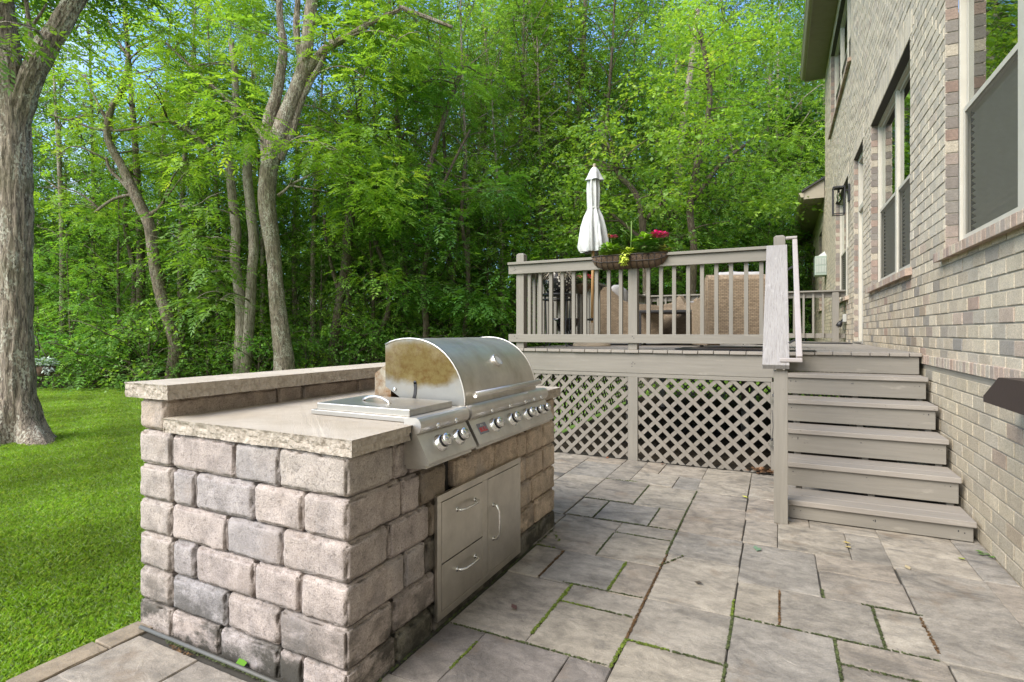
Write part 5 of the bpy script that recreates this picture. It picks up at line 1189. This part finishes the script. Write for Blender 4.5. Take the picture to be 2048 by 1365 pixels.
def hero(name,label,D,stems,clumps,bark,per=70,L=.36,kind='pin',seed=0,yel=.3,twigs=True,tint=(1,1,1),n=22,ridge=.02,flare=None,step=.10,npair=5,slim=1):
    """stems: lists of (u,v,width_px[,dD]); clumps: (u,v,dD,radius_m,brightness)"""
    b=stems[0][0]; base=PD(b[0],b[1],D); t=empty(name,(base.x,base.y,-.08),label=label,cat='tree'); o=Vector((base.x,base.y,-.08)); mb=MB(); r=np.random.default_rng(seed)
    allp=[]
    for s_ in stems:
        pts=[PD(q[0],q[1],D+(q[3] if len(q)>3 else 0))-o for q in s_]; rad=[q[2]/2/F*D*slim for q in s_]
        if s_ is stems[0] and pts[0].z>-.1: pts=[Vector((pts[0].x,pts[0].y,-.15))]+pts; rad=[rad[0]*1.25]+rad
        hero_trunk(mb,pts,rad,n,ridge,step,seed,flare if s_ is stems[0] else None); 
        for p,q in zip(pts,pts[1:]):
            for k in range(4): allp.append(p+(q-p)*k/4)
    cl=[]
    for (u,v,dD,rad,br) in clumps:
        if any(abs(u-(p[0]+(q[0]-p[0])*t_))<p[2]*.5+rad*F/D*.62 and abs(v-(p[1]+(q[1]-p[1])*t_))<25 for s_ in stems[:2] for p,q in zip(s_,s_[1:]) for t_ in (0,.25,.5,.75) if p[2]>13) and v>160 and dD<0: dD=abs(dD)+.9
        c=PD(u,v,D+dD)-o; cl.append((c.x,c.y,c.z,rad,br))
        if twigs and min((p-c).length for p in allp)<1.7:
            cand=[p for p in allp if p.z<c.z+.3 and p.z>1.2] or allp; p=min(cand,key=lambda p:(p-c).length+abs(p.z-c.z)*.2); limb(mb,p,c,.024,.008,r,6,6)
            for _ in range(3): d=r.normal(size=3)*rad*.6; limb(mb,tuple(c),(c.x+d[0],c.y+d[1],c.z+d[2]*.3),.010,.004,r,4,3)
    mb.build('trunk',bark,t,fix=False)
    if cl:
        V,C=crown(cl,per,L,kind,seed,.5,yel,npair); o2=npmesh('crown',V,4,M['leaf'],C,parent=t); o2.color=(*tint,1)
    return t
def flare1(rr,th,z):
    k=max(0,.75-z)/.75; k2=max(0,.35-z)/.35; return rr*(.94+k**1.8*(.85+.5*math.sin(3*th+.6)+.35*math.sin(5*th+2))+k2**2*(.75+.35*math.sin(4*th+1)))
rr_=random.Random(3)
def scatter(u0,u1,v0,v1,d0,d1,n,r0,r1,b=0):
    return [(rr_.uniform(u0,u1),rr_.uniform(v0,v1),rr_.uniform(d0,d1),rr_.uniform(r0,r1),rr_.gauss(b,.4)) for _ in range(n)]
hero('big_trunk_tree','big lichen-spotted tree with a flared base at the left edge of the lawn',6.55,
 [[(40,893,56),(37,820,62),(34,740,58),(32,650,56),(32,560,56),(32,470,57),(32,380,56),(30,300,57),(28,230,57),(26,180,54)],[(28,330,38),(34,250,44),(56,175,37),(85,110,38),(118,55,36),(160,-20,32),(215,-130,26),(260,-260,20)],[(27,300,44),(24,215,48),(16,140,46),(8,60,44),(-5,-60,36),(-10,-200,28)],[(75,165,9),(68,110,8),(60,60,7),(52,0,6),(45,-60,4)],[(66,50,5),(80,30,4),(94,8,3)]],
 [(20,45,-.6,.45,.2),(-10,90,-.4,.4,0),(60,20,.8,.5,.3),(150,60,1.6,.6,.4),(190,20,2.2,.65,.3),(230,-10,1.0,.6,.2),(110,-20,.6,.6,.2),(-20,10,.5,.6,.1),(-60,-40,0,.8,0),(40,-80,1,.8,0),(180,-90,1,.8,0),(290,-60,1.5,.7,0),(170,130,2.4,.45,.5),(120,95,2.8,.4,.3)]+scatter(-80,200,-300,-120,-1,2,8,.7,1.1),
 M['bark'],slim=.92,per=110,L=.30,seed=11,n=64,ridge=.035,flare=flare1,step=.05,yel=.35)
hero('twisted_tree','slim twisted tree leaning left over the lawn edge, second trunk from the left',13.0,
 [[(345,757,30),(352,690,30),(335,630,27),(322,590,24),(308,520,24),(300,455,24),(285,420,22),(268,385,22),(245,335,18),(225,300,16),(215,265,14),(222,220,13),(240,190,12),(252,150,11),(258,110,10)],[(262,385,8),(240,360,7),(220,340,6),(212,315,5)],[(262,390,7),(225,400,6),(190,425,5)],[(258,120,7),(235,80,5),(215,40,4)],[(225,262,7),(205,225,6),(190,195,5),(170,150,4)],[(300,430,10),(315,420,7),(330,400,5)],[(420,300,7,.3),(385,275,7,.2),(335,243,7,.1),(285,255,6),(235,262,5),(190,258,5),(150,245,4),(100,230,3)]],
 scatter(120,420,150,330,-1.2,1.2,20,.5,.85,.5)+scatter(130,380,30,150,-1,1.5,9,.5,.8,.4)+scatter(90,200,250,420,-.5,1.5,7,.45,.7,.5),M['bark4'],slim=.85,per=85,L=.32,kind='pin',seed=12,yel=.5,tint=(1.1,1.1,1))
hero('twin_tree','straight pale-grey twin trunk just left of the big spotted forked tree',13.4,
 [[(478,757,24),(482,690,24),(484,640,22),(478,580,19),(470,520,18),(472,460,17),(465,400,16),(460,340,15),(456,290,14),(470,220,12),(470,150,11),(462,80,9)],[(488,760,26),(494,690,22),(500,620,20),(503,560,18),(508,490,18),(502,420,18),(495,350,17),(498,290,14)]],
 scatter(350,520,330,640,-1.2,-.2,12,.45,.75,.2)+scatter(380,500,80,300,-.6,1.2,10,.5,.8,.3)+[(395,455,-1.8,.6,.3),(420,520,-1.8,.6,.2),(440,600,-1.6,.55,.1),(410,400,-1.6,.6,.4)],M['bark2'],per=85,L=.38,seed=13,yel=.25)
hero('forked_tree','tall forked grey tree with lichen patches in the middle of the left woodland edge',12.8,
 [[(570,760,52),(566,700,42),(560,650,38),(553,590,34),(548,520,32),(540,460,36),(534,400,38),(538,345,38),(548,300,40),(565,255,40),(582,210,36),(598,170,34),(608,135,34),(614,90,28),(618,50,26),(624,0,24),(628,-60,22),(634,-140,16)],[(535,330,26),(534,280,28),(540,235,28),(552,195,24),(562,140,20),(566,90,18),(560,40,14),(558,-30,12)],[(610,150,22),(632,118,18),(660,92,16),(700,72,14),(735,50,11),(765,35,9),(800,20,7)],[(560,320,16),(585,260,14),(600,210,13),(618,170,12),(640,130,10),(668,70,7)],[(602,120,14),(592,60,12),(596,0,10),(600,-60,8)],[(420,302,7),(390,270,6),(350,244,6),(300,246,5)],[(556,392,8),(572,380,6),(582,368,4)],[(800,15,9),(860,38,8),(905,55,6)],[(540,300,9),(500,240,8),(455,200,7),(400,150,6),(330,85,4)]],
 scatter(430,640,170,420,-1.6,-.4,14,.5,.8,.4)+scatter(640,800,130,330,-1,1,10,.55,.85,.3)+scatter(400,900,-40,150,-1,2,26,.6,.95,.4)+scatter(660,830,330,560,-1.2,.6,12,.5,.8,.1)+scatter(400,850,-220,-60,-1,2,14,.8,1.2,.2)+[(470,270,-2,.6,.5),(520,225,-2.2,.6,.4),(450,180,-2,.65,.5)],M['bark'],slim=.82,per=95,L=.36,seed=14,yel=.36,n=36,ridge=.03,step=.07,tint=(1.08,1.08,1))
hero('slim_dark_tree','slim dark-barked tree standing right of the big forked tree',14.4,
 [[(663,745,20),(667,700,19),(673,650,17),(680,600,17),(690,540,16),(696,470,18),(702,420,18),(700,350,12),(690,290,10),(700,220,9)],[(680,590,7),(665,540,6),(652,480,5),(648,430,4)]],
 scatter(630,760,380,560,-1.6,0,11,.45,.75,.1)+scatter(640,780,200,380,-.5,1,8,.5,.8,.2),M['bark3'],per=85,L=.38,seed=15,yel=.18)
hero('drooping_tree','leafy green tree with drooping branches rising behind the grill',14.5,
 [[(848,745,13),(852,650,12),(846,560,11),(858,480,10),(850,400,10),(868,300,9),(905,190,8),(935,110,6)],[(852,450,6),(900,340,5),(940,260,4)]],
 scatter(760,1010,330,620,-1.6,.5,24,.5,.85,.0)+scatter(800,1000,150,330,-1,1,10,.5,.8,.2),M['bark3'],per=85,L=.40,seed=16,yel=.12,tint=(.9,1.0,1))
hero('leaning_stem_tree','dark leaning tree with a bare forked stem right of the umbrella',14.0,
 [[(1292,560,12),(1288,520,11),(1286,470,13),(1284,440,12),(1276,400,10),(1262,375,10),(1240,355,8),(1228,330,6)],[(1284,450,7),(1300,430,6),(1330,400,5)],[(1286,480,6),(1255,455,6),(1225,430,5),(1195,405,5)]],
 scatter(1150,1330,240,420,-1,.8,16,.5,.8,.5)+scatter(1080,1200,330,480,-.5,1,8,.5,.7,.2)+scatter(1250,1360,420,500,0,1,5,.4,.6,.1),M['bark3'],per=85,L=.34,kind='simple',seed=17,yel=.35)
hero('bright_tree','bright green spreading tree in front of the wood between umbrella and house',16.5,
 [[(1385,580,14),(1388,500,13),(1380,420,13),(1392,340,12),(1410,260,11),(1420,180,9),(1400,60,8)],[(1388,400,8),(1440,330,7),(1490,290,5)]],
 scatter(1330,1620,220,400,-1.5,1,20,.6,1.0,.5)+scatter(1250,1600,20,230,-1,2,24,.7,1.15,.35)+scatter(1420,1560,380,470,-1,1,6,.5,.8,.2),M['bark3'],per=75,L=.36,kind='simple',seed=18,yel=.42,tint=(1.1,1.1,1))
hero('dark_evergreen','dark evergreen at the far corner of the house',25,
 [[(1590,640,16),(1592,520,14),(1596,400,12),(1600,260,8),(1602,200,4)]],
 scatter(1540,1640,230,420,-1,1,16,.9,1.3,-.9)+scatter(1480,1640,400,560,-1,1,14,.9,1.4,-.8),M['bark3'],per=70,L=.5,kind='simple',seed=19,yel=0,tint=(.45,.6,.7))
hero('tall_thin_tree','tall thin tree with light foliage against the sky, above the umbrella',20,
 [[(1150,600,12),(1155,450,11),(1150,300,10),(1165,150,9),(1170,20,8),(1175,-80,6)],[(1070,600,13),(1075,450,12),(1068,300,11),(1075,150,10),(1060,0,9)]],
 scatter(980,1260,-60,200,-1.5,1.5,26,.8,1.25,.1)+scatter(1010,1200,180,330,-1,1,10,.7,1.1,0),M['bark3'],per=60,L=.42,kind='pin',seed=20,yel=.2,npair=4)
hero('pale_trunk_tree','pale straight-trunked tree showing behind the leaves near the steps post',20,
 [[(1356,640,17),(1358,520,16),(1357,440,16),(1356,370,15),(1362,280,13),(1380,150,11),(1395,20,9)]],[],M['bark2'],seed=21,twigs=False)
for u,w,l in ((765,11,'thin dark trunk in the shade right of the slim dark tree'),(930,9,'thin dark trunk in the shade behind the grill hood'),(262,12,'short dark trunk low in the shade behind the lawn, right of the big trunk'),(395,8,'thin dark stem between the twisted tree and the twin trunk')):
    x=rng.normal()*6
    hero('thin_trunk_tree',l,14.8,[[(u,755,w),(u+x,690,w*.95),(u-x,620,w*.9),(u+6,540,w*.8),(u+x*2,440,w*.7),(u,330,w*.6)]],scatter(u-70,u+70,330,500,-.6,.8,5,.5,.8,0),M['bark3'],per=70,L=.36,seed=int(u),yel=.1)
